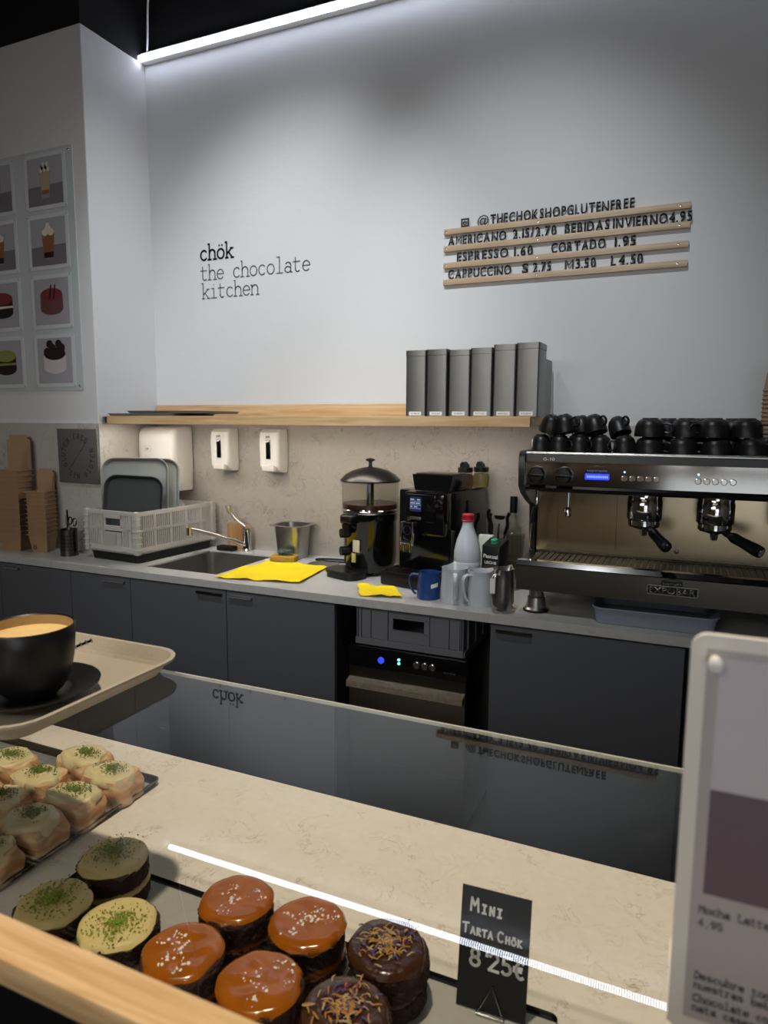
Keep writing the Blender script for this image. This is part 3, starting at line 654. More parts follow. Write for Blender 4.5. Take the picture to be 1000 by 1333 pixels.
# ---------------------------------------------------------------- kraft boxes
def box_bm(bw, bd, tw, td, h, t=0.0018):
    b = nb()
    def q(w_, d, z): return [(-w_ / 2, -d / 2, z), (w_ / 2, -d / 2, z), (w_ / 2, d / 2, z), (-w_ / 2, d / 2, z)]
    loft(b, [q(bw, bd, 0), q(tw, td, h), q(tw + .010, td + .010, h - .0005), q(tw + .010, td + .010, h + .002), q(tw - 2 * t, td - 2 * t, h + .002), q(bw - 2 * t, bd - 2 * t, t)]); return b
def box_stack(x, y, rz, bw, bd, tw, td, h, pitch, n, words, grp, logo):
    t0 = None
    for k in range(n):
        where = words[0] % ('bottom' if k == 0 else ('top' if k == n - 1 else ORD[k] + ' from the bottom'))
        if k == 0:
            t0 = thing('takeout_box', where, 'box', (x, y, 0.9005), rz, grp); obj('body', box_bm(bw, bd, tw, td, h), m_kraft, t0, False)
        else:
            r = dup(t0, (x + random.uniform(-.0006, .0006), y + random.uniform(-.0006, .0006), 0.9005 + k * pitch), (0, 0, rz), where)
    top = r
    b = nb(); tl = 0.17 if logo is None else 0.105; hw = tw * .46
    z0 = h + .0025; yb = td / 2 - .001
    prism(b, [(-hw, z0 - .006), (hw, z0 - .006), (hw, z0 + tl * .86), (hw * .8, z0 + tl * .88), (hw * .72, z0 + tl), (-hw * .72, z0 + tl), (-hw * .8, z0 + tl * .88), (-hw, z0 + tl * .86)], yb, yb + .0016)
    obj('lid_flap', b, m_kraft, top, False)
    b = nb(); prism(b, [(yb, z0 - .004), (yb, z0 + tl * .75), (yb - .02, z0 + tl * .6), (yb - .03, z0 + .01)], hw + .001, hw + .0025, 'YZ'); obj('side_flap', b, m_kraft, top, False)
    if logo:
        b = nb(); s = (td - bd) / 2 / h
        strokes(b, TY['ö'], 0.14, 0.0004, lambda u, v, n_: Vector((-.030 + u * .026, -bd / 2 - s * (.016 + v * .026) - .0007 - n_, .016 + v * .026))); obj('printed_mark', b, m_ink, t0, False)
box_stack(-3.040, 2.338, math.radians(16), .096, .082, .136, .118, .100, .0268, 12, ['large kraft takeout box, %s of the tall nested stack'], 'kraft boxes in the tall stack', None)
box_stack(-2.880, 2.362, math.radians(18), .072, .068, .096, .092, .088, .0208, 11, ['small kraft takeout box, %s of the low nested stack'], 'kraft boxes in the low stack', 'ö')

# ---------------------------------------------------------------- cutlery holder
t = thing('cutlery_holder', 'perforated steel cutlery cup on the worktop left of the dish crate', 'cutlery cup', (-2.685, 2.342, 0.9))
b = nb(); lathe(b, [(.0, 0), (.040, 0), (.041, .125), (.043, .127), (.041, .128), (.039, .126), (.038, .003), (0, .003)], n=32); obj('cup', b, m_darksteel, t)
b = nb()
for r_ in range(5):
    for c_ in range(9):
        a = math.radians(190 + c_ * 20); p = Vector((.0405 * math.cos(a), .0405 * math.sin(a), .03 + .017 * r_)); d = Vector((math.cos(a), math.sin(a), 0))
        lathe(b, [(.0, .0008), (.0036, .0008), (.0036, -.001)], n=8, mat4=axis_mat(p, d))
obj('perforation', b, m_blackp, t)
def utensil(loc, tilt, yaw, L, name, label, hm):
    t = thing(name, label, 'cutlery', loc); t.rotation_euler = (tilt, 0, yaw)
    b = nb(); box(b, -.005, .005, -.001, .001, 0, L * .62, .0006, seg=1); obj('blade', b, m_steel, t)
    b = nb(); tube(b, [(0, 0, L * .58), (0, .0, L * .8), (0, .002, L)], .0075, 8, flat=.6); obj('handle', b, hm, t)
utensil((-2.695, 2.350, .905), 0.08, 0.8, .215, 'kitchen_knife', 'black handled knife standing in the perforated cutlery cup', m_blackp)
utensil((-2.675, 2.350, .905), 0.10, -0.9, .19, 'spatula', 'thin steel handled spatula standing in the perforated cutlery cup', m_steel)
t = thing('scissors', 'scissors with round loop handles standing in the cutlery cup', 'scissors', (-2.672, 2.330, .905)); t.rotation_euler = (0, .18, 0)
b = nb(); box(b, -.006, .006, -.001, .001, 0, .14, .0005, seg=1); obj('blade', b, m_steel, t)
for s in (-1, 1):
    b = nb(); tube(b, [(s * .014 + .012 * math.cos(a), 0, .165 + .018 * math.sin(a)) for a in [2 * PI * i / 14 for i in range(14)]], .0035, 6, sub=1, closed=True); obj('handle_loop', b, m_blackp if s < 0 else m_darksteel, t)

# ---------------------------------------------------------------- dish crate, drainer, trays
CR = -0.0698; cx_, cy_ = -2.376, 2.572
t = thing('dish_drainer', 'low dark draining tray under the grey dish crate', 'draining tray', (cx_, cy_, 0.9), CR)
b = nb(); tray_bm(b, .15, .235, .02, .037, .006, .006, .003); obj('tray', b, m_rubber, t)
def lattice_side(b, L, h, o, u, nrm, handle, cells, zb=0.03):
    # one slotted wall of length L starting at o running along u, thickness .006 along nrm
    o, u, nrm = Vector(o), Vector(u), Vector(nrm)
    def bar(a0, a1, z0, z1, th=.006):
        p = [o + u * a0, o + u * a1]
        vs = [Vector((q.x, q.y, z)) + nrm * k for z in (z0, z1) for q in p for k in (0, th)]
        V = [b.verts.new(v) for v in vs]
        for f in ((0, 1, 3, 2), (4, 6, 7, 5), (0, 2, 6, 4), (1, 5, 7, 3), (0, 4, 5, 1), (2, 3, 7, 6)): b.faces.new([V[i] for i in f])
    bar(0, L, 0, zb); bar(0, L, h - .018, h, .010); bar(0, L, zb + (h - zb) * .44, zb + (h - zb) * .52)
    n = int(L / .0125)
    hz = (L * .33, L * .67)
    for i in range(n + 1):
        a = i * (L - .005) / n; wide = .012 if i % cells == 0 else .0055
        a1 = min(a + wide, L)
        if handle and hz[0] - .004 < a < hz[1]:
            bar(a, a1, zb, zb + (h - zb) * .36)
        else: bar(a, a1, zb, h - .015)
    if handle:
        bar(hz[0] - .006, hz[1] + .006, zb + .0, zb + (h - zb) * .40, .006)
        bar(hz[0] - .008, hz[0], h * .60, h - .015, .012); bar(hz[1], hz[1] + .008, h * .60, h - .015, .012); bar(hz[0] - .008, hz[1] + .008, h * .60, h * .64, .012); bar(hz[0] - .008, hz[1] + .008, h - .034, h - .015, .012)
def make_slot_crate(loc, rz, hx, hy, h, m, label):
    t = thing('dish_crate', label, 'crate', loc, rz)
    b = nb(); box(b, -hx, hx, -hy, hy, 0, .008); obj('floor_panel', b, m, t, False)
    for (o, u, nn, L, hd) in (((-hx, -hy, 0), (1, 0, 0), (0, 1, 0), 2 * hx, True), ((hx, -hy, 0), (0, 1, 0), (-1, 0, 0), 2 * hy, False), ((-hx, hy, 0), (1, 0, 0), (0, -1, 0), 2 * hx, True), ((-hx, -hy, 0), (0, 1, 0), (1, 0, 0), 2 * hy, False)):
        b = nb(); lattice_side(b, L, h, o, u, nn, hd, 8 if not hd else 7); obj('slotted_side', b, m, t, False)
    for sx in (-1, 1):
        for sy in (-1, 1):
            b = nb(); box(b, sx * hx - .012, sx * hx + .012, sy * hy - .012, sy * hy + .012, 0, h + .004, .004)
            for k in range(6): box(b, sx * hx - .0155, sx * hx + .0155, sy * hy - .0155, sy * hy + .0155, .022 + k * .028, .026 + k * .028)
            obj('corner_post', b, m, t, False)
make_slot_crate((cx_, cy_, .9405), CR, .160, .245, .192, m_crate, 'pale grey slotted plastic crate holding trays, beside the sink')
def upright_tray(loc, rot, hx, hy, m, label, nm='serving_tray', flare=.012, h=.018):
    t = thing(nm, label, 'tray', loc); t.rotation_euler = rot
    b = nb(); tray_bm(b, hx - .02, hy - .02, .04, h, flare, .007, .003, dy=hy); obj('tray', b, m, t)
    return t
m_gtray = mat('grey_tray_plastic', '#7d8281', 0.5); m_gtrayd = mat('charcoal_tray_plastic', '#25292c', 0.6)
YT = math.radians(27)
upright_tray((-2.380, 2.462, .953), (math.radians(83), math.radians(0), YT), .157, .208, m_gtray, 'grey serving tray with rounded corners standing behind the charcoal tray in the dish crate')
upright_tray((-2.366, 2.512, .953), (math.radians(83), math.radians(1), YT + .03), .157, .206, m_gtray, 'grey serving tray at the back, leaning behind the other two in the dish crate')
upright_tray((-2.366, 2.418, .953), (math.radians(83), math.radians(3), YT), .137, .168, m_gtrayd, 'charcoal tray standing in front of the others in the dish crate')
t = thing('dinner_plate', 'white round plate standing in the dish crate right of the trays', 'plate', (-2.322, 2.600, .952)); t.rotation_euler = (math.radians(80), 0, math.radians(20))
b = nb(); lathe(b, [(0, 0), (.07, 0), (.115, .016), (.116, .019), (.072, .006), (0, .005)], cy=.117, n=44); obj('plate', b, m_whitep, t)

# ---------------------------------------------------------------- around the sink
t = thing('kitchen_tap', 'chrome lever mixer tap behind the sink', 'tap', (-1.985, 2.800, 0.9))
b = nb(); lathe(b, [(.027, 0), (.027, .006), (.022, .012), (.021, .085), (.024, .10), (.023, .115), (.012, .124), (0, .126)], n=28); obj('body', b, m_chrome, t)
b = nb(); tube(b, [(0, -.01, .03), (-.03, -.05, .055), (-.10, -.13, .095), (-.165, -.20, .125), (-.18, -.217, .127)], .0105, 12); sp_ = obj('spout', b, m_chrome, t)
b = nb(); cyl(b, (-.18, -.217, .135), (-.18, -.217, .098), .0145, .0135); obj('nozzle', b, m_chrome, sp_)
b = nb(); tube(b, [(0, 0, .115), (-.025, -.005, .135), (-.065, -.012, .165), (-.085, -.018, .195), (-.092, -.02, .205)], .008, 10); cyl(b, (-.090, -.02, .185), (-.095, -.021, .226), .010, .017, n=16); obj('lever', b, m_chrome, t)
b = nb(); box(b, -2.122, -2.000, 2.822, 2.846, .9005, 1.030, .003)
tag(obj('wooden_block', b, wood_mat('beech_block_wood', '#c29a6a', '#a98052', 0.6, (14, 14, 1))), 'small wooden block leaning behind the tap at the splashback', 'block')
b = nb(); box(b, -2.135, -2.035, 2.745, 2.79, .9005, .925, .006); tag(obj('sponge_caddy', b, m_rubber), 'low black rubber sponge dish on the back edge of the sink', 'sponge dish')
t = thing('steel_container', 'square steel food container with a wide rim by the splashback', 'container', (-1.695, 2.757, 0.9))
b = nb(); tray_bm(b, .056, .052, .02, .158, .016, .024, .002); obj('container', b, m_steel, t)
t = thing('scouring_sponge', 'yellow sponge with a grey steel scourer on top at the sink corner', 'sponge', (-1.685, 2.665, .9), math.radians(12))
b = nb(); box(b, -.06, .06, -.032, .032, 0.0005, .028, .006, seg=3); obj('sponge', b, mat('sponge_foam', '#b08a2c', 0.9, bump=.6, bump_scale=120), t)
b = nb(); rnd = random.Random(3)
for k in range(30):
    pts = []; 
    for q in range(7):
        a = rnd.uniform(0, 2 * PI); r_ = rnd.uniform(.005, .045); pts.append((r_ * math.cos(a) + .005, r_ * .6 * math.sin(a), .031 + rnd.uniform(0, .024)))
    tube(b, pts, .0010, 5, sub=4)
obj('scourer', b, mat('scourer_steel', '#5f7470', 0.35, 0.6), t)
def cloth(pts, name, label, nx=22, ny=16, amp=.006, seed=0):
    # bilinear quad of four ground corners, with folds
    b = nb(); P = [Vector((x, y, 0)) for x, y in pts]; V = []
    for j in range(ny + 1):
        row = []
        for i in range(nx + 1):
            u, v = i / nx, j / ny
            p = (P[0] * (1 - u) + P[1] * u) * (1 - v) + (P[3] * (1 - u) + P[2] * u) * v
            e = noise.noise(Vector((u * 3 + seed, v * 3, seed))) ; e2 = noise.noise(Vector((u * 9 + seed, v * 9, seed + 4)))
            p += Vector((e * .012, e2 * .010, 0)); p.z = max(0, amp * (.5 + 1.3 * e) + .003 * e2) + .0025
            row.append(b.verts.new(p))
        V.append(row)
    for j in range(ny):
        for i in range(nx): b.faces.new((V[j][i], V[j][i + 1], V[j + 1][i + 1], V[j + 1][i]))
    r = bmesh.ops.extrude_face_region(b, geom=list(b.faces))
    for g in r['geom']:
        if isinstance(g, bmesh.types.BMVert): g.co.z += .0018
    c0 = sum((v.co for v in b.verts), Vector()) / len(b.verts); c0.z = 0
    for v in b.verts: v.co -= c0
    o = obj(name, b, m_yellow); o.location = c0 + Vector((0, 0, .9)); tag(o, label, 'cloth', 'yellow cloths'); return o
cloth([(-1.755, 2.235), (-1.385, 2.300), (-1.425, 2.600), (-1.735, 2.600)], 'cleaning_cloth', 'large yellow cleaning cloth spread at the right edge of the sink', amp=.012, seed=1)
cloth([(-1.085, 2.225), (-0.930, 2.265), (-1.005, 2.385), (-1.165, 2.375)], 'cleaning_cloth', 'small yellow cloth in front of the drink machines at the worktop edge', amp=.010, seed=5)
t = thing('pan_lid', 'round steel lid lying on the worktop right of the large yellow cloth', 'lid', (-1.475, 2.66, .9))
b = nb(); lathe(b, [(0, .006), (.05, .005), (.068, .008), (.072, .006), (.071, .003), (.05, .0), (0, .0)], n=36); obj('lid', b, m_chrome, t)
t = thing('power_cable', 'black cable looped on the worktop left of the hot chocolate dispenser', 'cable', (-1.5, 2.76, .9))
b = nb(); tube(b, [(-1.29, 2.80, .906), (-1.40, 2.79, .905), (-1.52, 2.77, .905), (-1.56, 2.74, .905), (-1.50, 2.725, .905), (-1.42, 2.735, .905), (-1.36, 2.75, .905), (-1.30, 2.79, .905)], .0045, 8); obj('cable', b, m_rubber, t, True, True)

# ---------------------------------------------------------------- hot chocolate dispenser
t = thing('chocolate_dispenser', 'black hot chocolate dispenser with clear bowl and domed lid', 'dispenser', (-1.228, 2.625, 0.9), math.radians(-20))
b = nb(); lathe(b, [(.098, .012), (.105, .016), (.108, .04), (.112, .05), (.112, .225), (.116, .232), (.116, .262)], n=40); box(b, -.08, .08, -.06, .08, .0, .02, .006); obj('body', b, m_blackg, t)
b = nb(); lathe(b, [(.118, .262), (.121, .266), (.121, .275), (.118, .279)], n=40, cap0=False, cap1=False); obj('band', b, m_chrome, t)
b = nb(); lathe(b, [(.121, .279), (.122, .395), (.1195, .395), (.1185, .281)], n=40, cap0=False, cap1=False); obj('bowl', b, m_clear, t)
b = nb(); lathe(b, [(0, .2795), (.117, .2795), (.117, .300), (0, .301)], n=36); obj('chocolate', b, mat('hot_chocolate', '#3a231a', 0.25), t)
b = nb(); cyl(b, (0, 0, .300), (0, 0, .405), .017, .015); obj('mixer_column', b, m_darksteel, t)
b = nb(); lathe(b, [(.126, .392), (.128, .398), (.122, .405), (.105, .422), (.075, .438), (.035, .449), (.012, .452), (.008, .456), (.007, .474), (.020, .480), (.020, .485), (.006, .490), (0, .490)], n=40); obj('lid', b, m_blackp, t)
b = nb(); box(b, -.034, .034, -.150, -.095, .222, .262, .012, seg=3); tp = obj('tap', b, m_blackp, t)
b = nb(); cyl(b, (0, -.138, .222), (0, -.138, .175), .020, .015); cyl(b, (.02, -.13, .215), (.062, -.145, .212), .005, .004); obj('tap_lever', b, m_blackp, tp)
for z in (.180, .105):
    b = nb(); cyl(b, (-.02, -.105, z), (-.035, -.140, z), .021, .019, n=24); obj('knob', b, m_blackp, t)
b = nb(); box(b, .012, .048, -.1145, -.108, .105, .155, .001); obj('sticker', b, mat('pale_sticker', '#d8d2b0', 0.6), t)
b = nb(); box(b, .005, .026, -.1150, -.109, .060, .098, .001); obj('sticker', b, mat('yellow_sticker', '#cdbf74', 0.6), t)
b = nb(); prism(b, rrect(-.085, .085, -.195, -.085, .04), .0005, .022, 'XY'); prism(b, rrect(-.09, .09, -.2, -.085, .042), .022, .034, 'XY'); obj('drip_tray', b, m_blackp, t)

# ---------------------------------------------------------------- automatic coffee machine
t = thing('coffee_machine', 'tall black automatic coffee machine with small blue screen', 'coffee machine', (-0.842, 2.460, 0.9), math.radians(-12))
# local frame: origin at the front right lower corner, x to the right, y to the back
b = nb(); box(b, -.245, 0, .055, .36, .0, .372, .008); box(b, -.185, 0, .0, .06, .20, .372, .012); box(b, -.245, -.0, .02, .06, 0, .06, .004); obj('body', b, m_blackg, t)
b = nb(); box(b, -.165, -.035, -.006, .004, .255, .362, .004); sc_ = obj('front_panel', b, m_blackg, t)
b = nb(); box(b, -.150, -.098, -.0075, -.005, .295, .352); obj('screen', b, emissive('screen_dim_blue', '#27315e', 0.35), sc_, False)
b = nb()
for k, (w0, w1) in enumerate(((.0, .2), (.35, .5), (.0, .25), (.3, .5), (.0, .1), (.2, .35))):
    z = .340 - .014 * (k // 2)
    box(b, -.148 + .09 * w0, -.148 + .09 * w1, -.0082, -.0074, z, z + .0035)
for z in (.3345, .3205, .3065): box(b, -.149, -.099, -.0082, -.0074, z, z + .001)
obj('screen_text', b, emissive('screen_text_light', '#b8c0e8', 0.6), sc_, False)
b = nb(); box(b, -.150, -.098, -.010, -.004, .262, .274, .002); obj('badge', b, m_steel, sc_)
b = nb(); box(b, -.160, -.108, -.048, .02, .185, .255, .004); sp_ = obj('spout', b, m_blackg, t)
b = nb(); box(b, -.164, -.158, -.052, -.02, .165, .258, .002); box(b, -.112, -.106, -.052, -.02, .165, .258, .002); box(b, -.164, -.106, -.055, -.045, .172, .180, .002)
for x in (-.150, -.120): cyl(b, (x, -.042, .182), (x, -.042, .138), .0055, .005, n=12)
lathe(b, [(.016, 0), (.019, 0), (.019, .003), (.016, .003), (.016, 0)], n=24, mat4=axis_mat((-.134, -.047, .225), (0, -1, 0)), cap0=False, cap1=False); obj('spout_trim', b, m_chrome, sp_)
b = nb(); lathe(b, [(.021, 0), (.023, .004), (.020, .012), (.012, .014), (0, .014)], n=28, mat4=axis_mat((-.022, -.001, .325), (0, -1, 0))); kb = obj('knob', b, m_blackg, t)
b = nb(); lathe(b, [(0, .0), (.008, .0), (.007, .003), (0, .004)], n=16, mat4=axis_mat((-.022, -.015, .325), (0, -1, 0))); obj('knob_cap', b, m_chrome, kb)
b = nb(); prism(b, [(-.172, .373), (-.010, .373), (.002, .435), (-.184, .435)], .06, .19, 'XZ'); h_ = obj('bean_hopper', b, m_blackg, t)
b = nb(); box(b, -.175, -.006, .07, .18, .4355, .440, .002); obj('hopper_lid', b, m_darksteel, h_)
b = nb(); box(b, -.245, .0, -.075, .05, .0005, .055, .008); d_ = obj('drip_tray', b, m_blackp, t)
b = nb()
for k in range(12): box(b, -.235 + k * .0195, -.227 + k * .0195, -.065, .018, .0552, .058)
obj('grille', b, m_darksteel, d_)
b = nb(); prism(b, [(.28, .02), (.10, .02), (.08, .09), (.14, .16), (.28, .19)], -.249, -.2465, 'YZ'); obj('side_sticker', b, mat('olive_side_sticker', '#6f6424', 0.6), t, False)
def shaker(x, y, z, fill, label, yaw=0):
    t = thing('spice_shaker', label, 'shaker', (x, y, z), yaw, 'shakers on the coffee machine')
    b = nb(); lathe(b, [(0, 0), (.030, 0), (.034, .01), (.035, .045), (.029, .066), (.029, .07), (.027, .07), (.027, .064), (.033, .044), (.032, .011), (0, .003)], n=28); obj('jar', b, m_clear, t)
    b = nb(); lathe(b, [(0, .0035), (.030, .0036), (.0315, .012), (.0322, .044), (.028, .058), (0, .060)], n=24); obj('powder', b, mat('powder_' + fill, fill, 0.9), t)
    b = nb(); lathe(b, [(.0305, .066), (.031, .070), (.031, .084), (.028, .086), (0, .086)], n=28); l = obj('lid', b, m_blackp, t)
    b = nb(); prism(b, [(-.018, .0862), (.012, .0862), (.010, .096), (-.002, .108), (-.012, .108), (-.018, .098)], -.014, .014, 'XZ'); obj('flip_cap', b, m_blackp, l)
shaker(-0.835, 2.705, 1.2725, '#7b4b3a', 'glass shaker of brown powder on the coffee machine, front of the two', -.2)
shaker(-0.785, 2.765, 1.2725, '#8d8455', 'glass shaker of pale olive powder on the coffee machine, behind the other', -.1)

# ---------------------------------------------------------------- jugs, bottle, carton, glassware
def make_jug(x, y, rz, r, h, m, name, label, sticker=None, grp=None):
    t = thing(name, label, 'jug', (x, y, 0.9), rz, grp)
    b = nb(); N = 40; prof = [(0, 0), (r * .98, 0), (r, .004), (r, h * .35), (r * .93, h * .75), (r * .92, h - .003), (r * .94, h), (r * .90, h), (r * .89, h - .004), (r * .9, h * .75), (r * .96, h * .35), (r * .95, .006), (0, .005)]
    lathe(b, prof, n=N)
    for v in b.verts:
        if v.co.z > h * .72:      # pull the rim into a pouring lip opposite the handle
            k = (v.co.z - h * .72) / (h * .28); a = math.atan2(v.co.y, v.co.x)
            g = math.exp(-(a / .32) ** 2); v.co.x += .016 * k * k * g; v.co.z += .006 * k * g
    obj('body', b, m, t)
    b = nb(); tube(b, [(-r * .9, 0, h * .88), (-r * 1.35, 0, h * .90), (-r * 1.62, 0, h * .78), (-r * 1.58, 0, h * .5), (-r * 1.35, 0, h * .24), (-r * 1.1, 0, h * .13)], .0085, 10, flat=.45); obj('handle', b, m, t)
    if sticker:
        b = nb(); a0, a1 = sticker; n = 5
        P = [[(r * 1.0 * math.cos(a), r * 1.0 * math.sin(a), z) for a in [a0 + (a1 - a0) * i / n for i in range(n + 1)]] for z in (h * .45, h * .60)]
        P = [[(x_ * 1.006, y_ * 1.006, z_ + .006 * i / n) for i, (x_, y_, z_) in enumerate(row)] for row in P]
        V = [[b.verts.new(p) for p in row] for row in P]
        for i in range(n): b.faces.new((V[0][i], V[0][i + 1], V[1][i + 1], V[1][i]))
        obj('sticker', b, m_label, t)
    return t
make_jug(-0.846, 2.318, math.radians(15), .043, .098, m_blue, 'milk_jug', 'dark blue milk jug with a small white sticker', (math.radians(-75), math.radians(-35)), 'milk jugs on the worktop')
make_jug(-0.744, 2.308, math.radians(110), .050, .126, m_jug, 'milk_jug', 'pale grey milk jug with its handle facing forward, right of the blue jug', None, 'milk jugs on the worktop')
make_jug(-0.647, 2.305, math.radians(48), .044, .124, m_jug, 'milk_jug', 'pale grey milk jug with its handle at the left, beside the steel jug', None, 'milk jugs on the worktop')
t = make_jug(-0.553, 2.252, math.radians(72), .038, .150, m_steel, 'milk_jug', 'tall polished steel jug beside the espresso machine', None, 'milk jugs on the worktop')
b = nb(); box(b, -.0665, -.065, -.010, .010, .075, .125, .0005, seg=1); obj('handle_sticker', b, m_label, t)

t = thing('storage_box', 'low white box with a black stripe, under the milk bottle and the carton', 'box', (-0.710, 2.515, .9))
b = nb(); box(b, -.095, .10, -.10, .09, .0005, .072, .003); o_ = obj('box', b, mat('white_box_card', '#b9b8b4', 0.6), t)
b = nb(); box(b, -.045, -.01, -.1015, -.0995, .004, .070); obj('stripe', b, m_blackp, o_, False)
t = thing('milk_bottle', 'white plastic milk bottle with a red cap behind the jugs', 'bottle', (-0.748, 2.470, 0.9727))
b = nb(); lathe(b, [(0, 0), (.046, 0), (.051, .005), (.0515, .022), (.0495, .025), (.0515, .028), (.0515, .045), (.0495, .048), (.051, .052), (.050, .085), (.042, .125), (.030, .155), (.0215, .178), (.020, .192), (.020, .200), (0, .200)], n=36); obj('bottle', b, mat('milk_bottle_plastic', '#c3c9d2', 0.3, sss=.2), t)
b = nb(); lathe(b, [(.0205, .198), (.024, .2), (.024, .204), (.022, .206), (.0225, .224), (.020, .227), (0, .227)], n=30); obj('cap', b, mat('red_cap_plastic', '#a31f2c', 0.35), t)
t = thing('milk_carton', 'dark milk carton printed Pascual with a green cap, behind the jugs', 'carton', (-0.655, 2.525, 0.9727), math.radians(-14))
b = nb(); box(b, -.037, .037, -.035, .035, 0, .105, .002); prism(b, [(-.035, .105), (.035, .105), (.035, .124), (.031, .128)], -.037, .037, 'YZ'); o_ = obj('carton', b, mat('carton_black_print', '#17181a', 0.4), t)
b = nb(); box(b, -.0372, .0372, -.0354, -.0349, .012, .032); obj('printed_band', b, mat('carton_brown_band', '#4c3028', 0.4), o_, False)
b = text_bm('Pascual', -.030, .030, .060, .014, -.0353, 0, .02); obj('printed_text', b, m_label, o_, False)
b = text_bm('LECHE', -.024, .026, .038, .010, -.0355, 0, .02); obj('printed_text', b, m_label, o_, False)
b = nb(); lathe(b, [(.014, .0), (.014, .003), (.0125, .004), (.0125, .014), (.011, .0155), (0, .0155)], n=24, mat4=axis_mat((0, -.004, .1145), (0, -.25, 1))); obj('cap', b, mat('green_cap_plastic', '#1f8f6c', 0.35), t)
b = nb(); box(b, -0.735, -0.680, 2.575, 2.60, .9727, 1.105, .002); o = obj('paper_packet', b, mat('pale_green_packet', '#c9d2c0', 0.6), None); tag(o, 'pale green paper packet standing behind the milk carton', 'packet')
t = thing('glass_bottle', 'clear glass bottle with a black cap behind the carton', 'bottle', (-0.650, 2.790, 0.9))
b = nb(); lathe(b, [(0, 0), (.036, 0), (.038, .006), (.038, .17), (.034, .20), (.016, .235), (.013, .25), (.013, .285), (.0115, .285), (.0115, .25), (.0145, .232), (.032, .198), (.0355, .168), (.0355, .01), (0, .008)], n=30); obj('bottle', b, m_clear, t)
b = nb(); lathe(b, [(.0150, .272), (.0155, .276), (.0155, .338), (.013, .340), (0, .340)], n=24); obj('cap', b, m_blackp, t)
def glass(x, y, z, label):
    t = thing('drinking_glass', label, 'glass', (x, y, z), 0, 'glasses by the espresso machine')
    b = nb(); lathe(b, [(0, 0), (.031, 0), (.033, .004), (.039, .10), (.037, .10), (.031, .010), (0, .009)], n=26); obj('glass', b, m_clear, t)
glass(-0.615, 2.68, 0.9, 'clear drinking glass standing under another, left of the espresso machine'); glass(-0.615, 2.68, 1.0015, 'clear drinking glass stacked on top of another, left of the espresso machine'); glass(-0.600, 2.58, 0.9, 'clear drinking glass in front of the stacked glasses by the espresso machine')
t = thing('utensil_pot', 'black pot holding black handled tools at the splashback', 'pot', (-0.715, 2.745, 0.9))
b = nb(); lathe(b, [(0, 0), (.036, 0), (.040, .15), (.038, .15), (.034, .005), (0, .005)], n=26); obj('pot', b, m_blackp, t)
for k, (a, lean, L, lab) in enumerate([(0.2, .16, .27, 'black handled whisk leaning right in the black pot'), (2.2, .18, .26, 'black spatula leaning left in the black pot'), (4.3, .12, .285, 'black tongs leaning forward in the black pot'), (1.3, .10, .29, 'tall black ladle at the back of the black pot')]):
    t = thing(['whisk', 'spatula', 'tongs', 'ladle'][k], lab, 'utensil', (-0.715 + .012 * math.cos(a), 2.745 + .012 * math.sin(a), .908)); t.rotation_euler = (-lean * math.sin(a), lean * math.cos(a), 0)
    b = nb(); cyl(b, (0, 0, 0), (0, 0, L * .75), .0035, .0035, n=8); obj('shaft', b, m_chrome, t)
    b = nb()
    if k == 3: lathe(b, [(0, 0), (.018, .004), (.024, .016), (.024, .018), (.016, .006), (0, .003)], n=18, cz=L * .8)
    else: tube(b, [(0, 0, L * .66), (.004, 0, L * .8), (-.002, 0, L * .92), (.003, 0, L)], .011, 8, flat=.7)
    obj('handle', b, m_blackp, t)

# ---------------------------------------------------------------- espresso machine
MX0, MX1 = -0.512, 0.64
t = thing('espresso_machine', 'large polished steel espresso machine on the right of the worktop', 'espresso machine', (0.06, 2.5, 0.9))
EM = t
b = nb(); box(b, MX0 + .02, MX1 - .02, 2.30, 2.74, 1.318, 1.436, .004); box(b, MX0 + .03, MX1 - .03, 2.52, 2.72, 1.06, 1.32, .004); obj('body', b, m_blackp, t, True, True)
b = nb(); prism(b, [(2.2655, 1.338), (2.300, 1.338), (2.300, 1.414), (2.2645, 1.414)], MX0 + .021, MX1 - .021, 'YZ'); fp = obj('front_panel', b, m_mirror, t, True, True)
b = nb(); prism(b, [(2.2645, 1.4145), (2.31, 1.4145), (2.31, 1.437), (2.2670, 1.437)], MX0 + .021, MX1 - .021, 'YZ'); ts = obj('top_strip', b, m_blackp, t, True, True)
b = text_bm('G-10', -0.435, -0.398, 1.419, .009, 2.2640, 0.0005, .01); obj('lettering', b, m_label, ts, False, True)
b = nb(); prism(b, [(2.258, 1.322), (2.256, 1.330), (2.262, 1.3375), (2.31, 1.3375), (2.31, 1.316), (2.268, 1.316)], MX0 + .021, MX1 - .021, 'YZ'); obj('lower_lip', b, m_mirror, t, True, True)
b = nb(); tube(b, [(MX0 + .012, 2.275, 1.441), (MX1 - .012, 2.275, 1.441)], .0075, 10, sub=1); box(b, MX0 + .012, MX1 - .012, 2.27, 2.72, 1.4365, 1.4405); obj('cup_tray', b, m_steel, t, True, True)
for x in (MX0, MX1 - .02):
    b = nb(); prism(b, [(2.246, 1.425), (2.252, 1.440), (2.268, 1.448), (2.70, 1.448), (2.74, 1.43), (2.74, 1.06), (2.46, 1.06), (2.44, 1.25), (2.36, 1.275), (2.29, 1.305), (2.252, 1.335)], x, x + .02, 'YZ'); obj('side_panel', b, m_blackp, t, True, True)
b = nb(); box(b, MX0 + .024, MX1 - .024, 2.470, 2.4745, 1.086, 1.325); pl = obj('splash_panel', b, m_splsteel, t, False, True)
b = nb(); box(b, -0.415, -0.215, 2.4665, 2.4695, 1.092, 1.318, .001, seg=1); obj('service_plate', b, m_splsteel, pl, True, True)
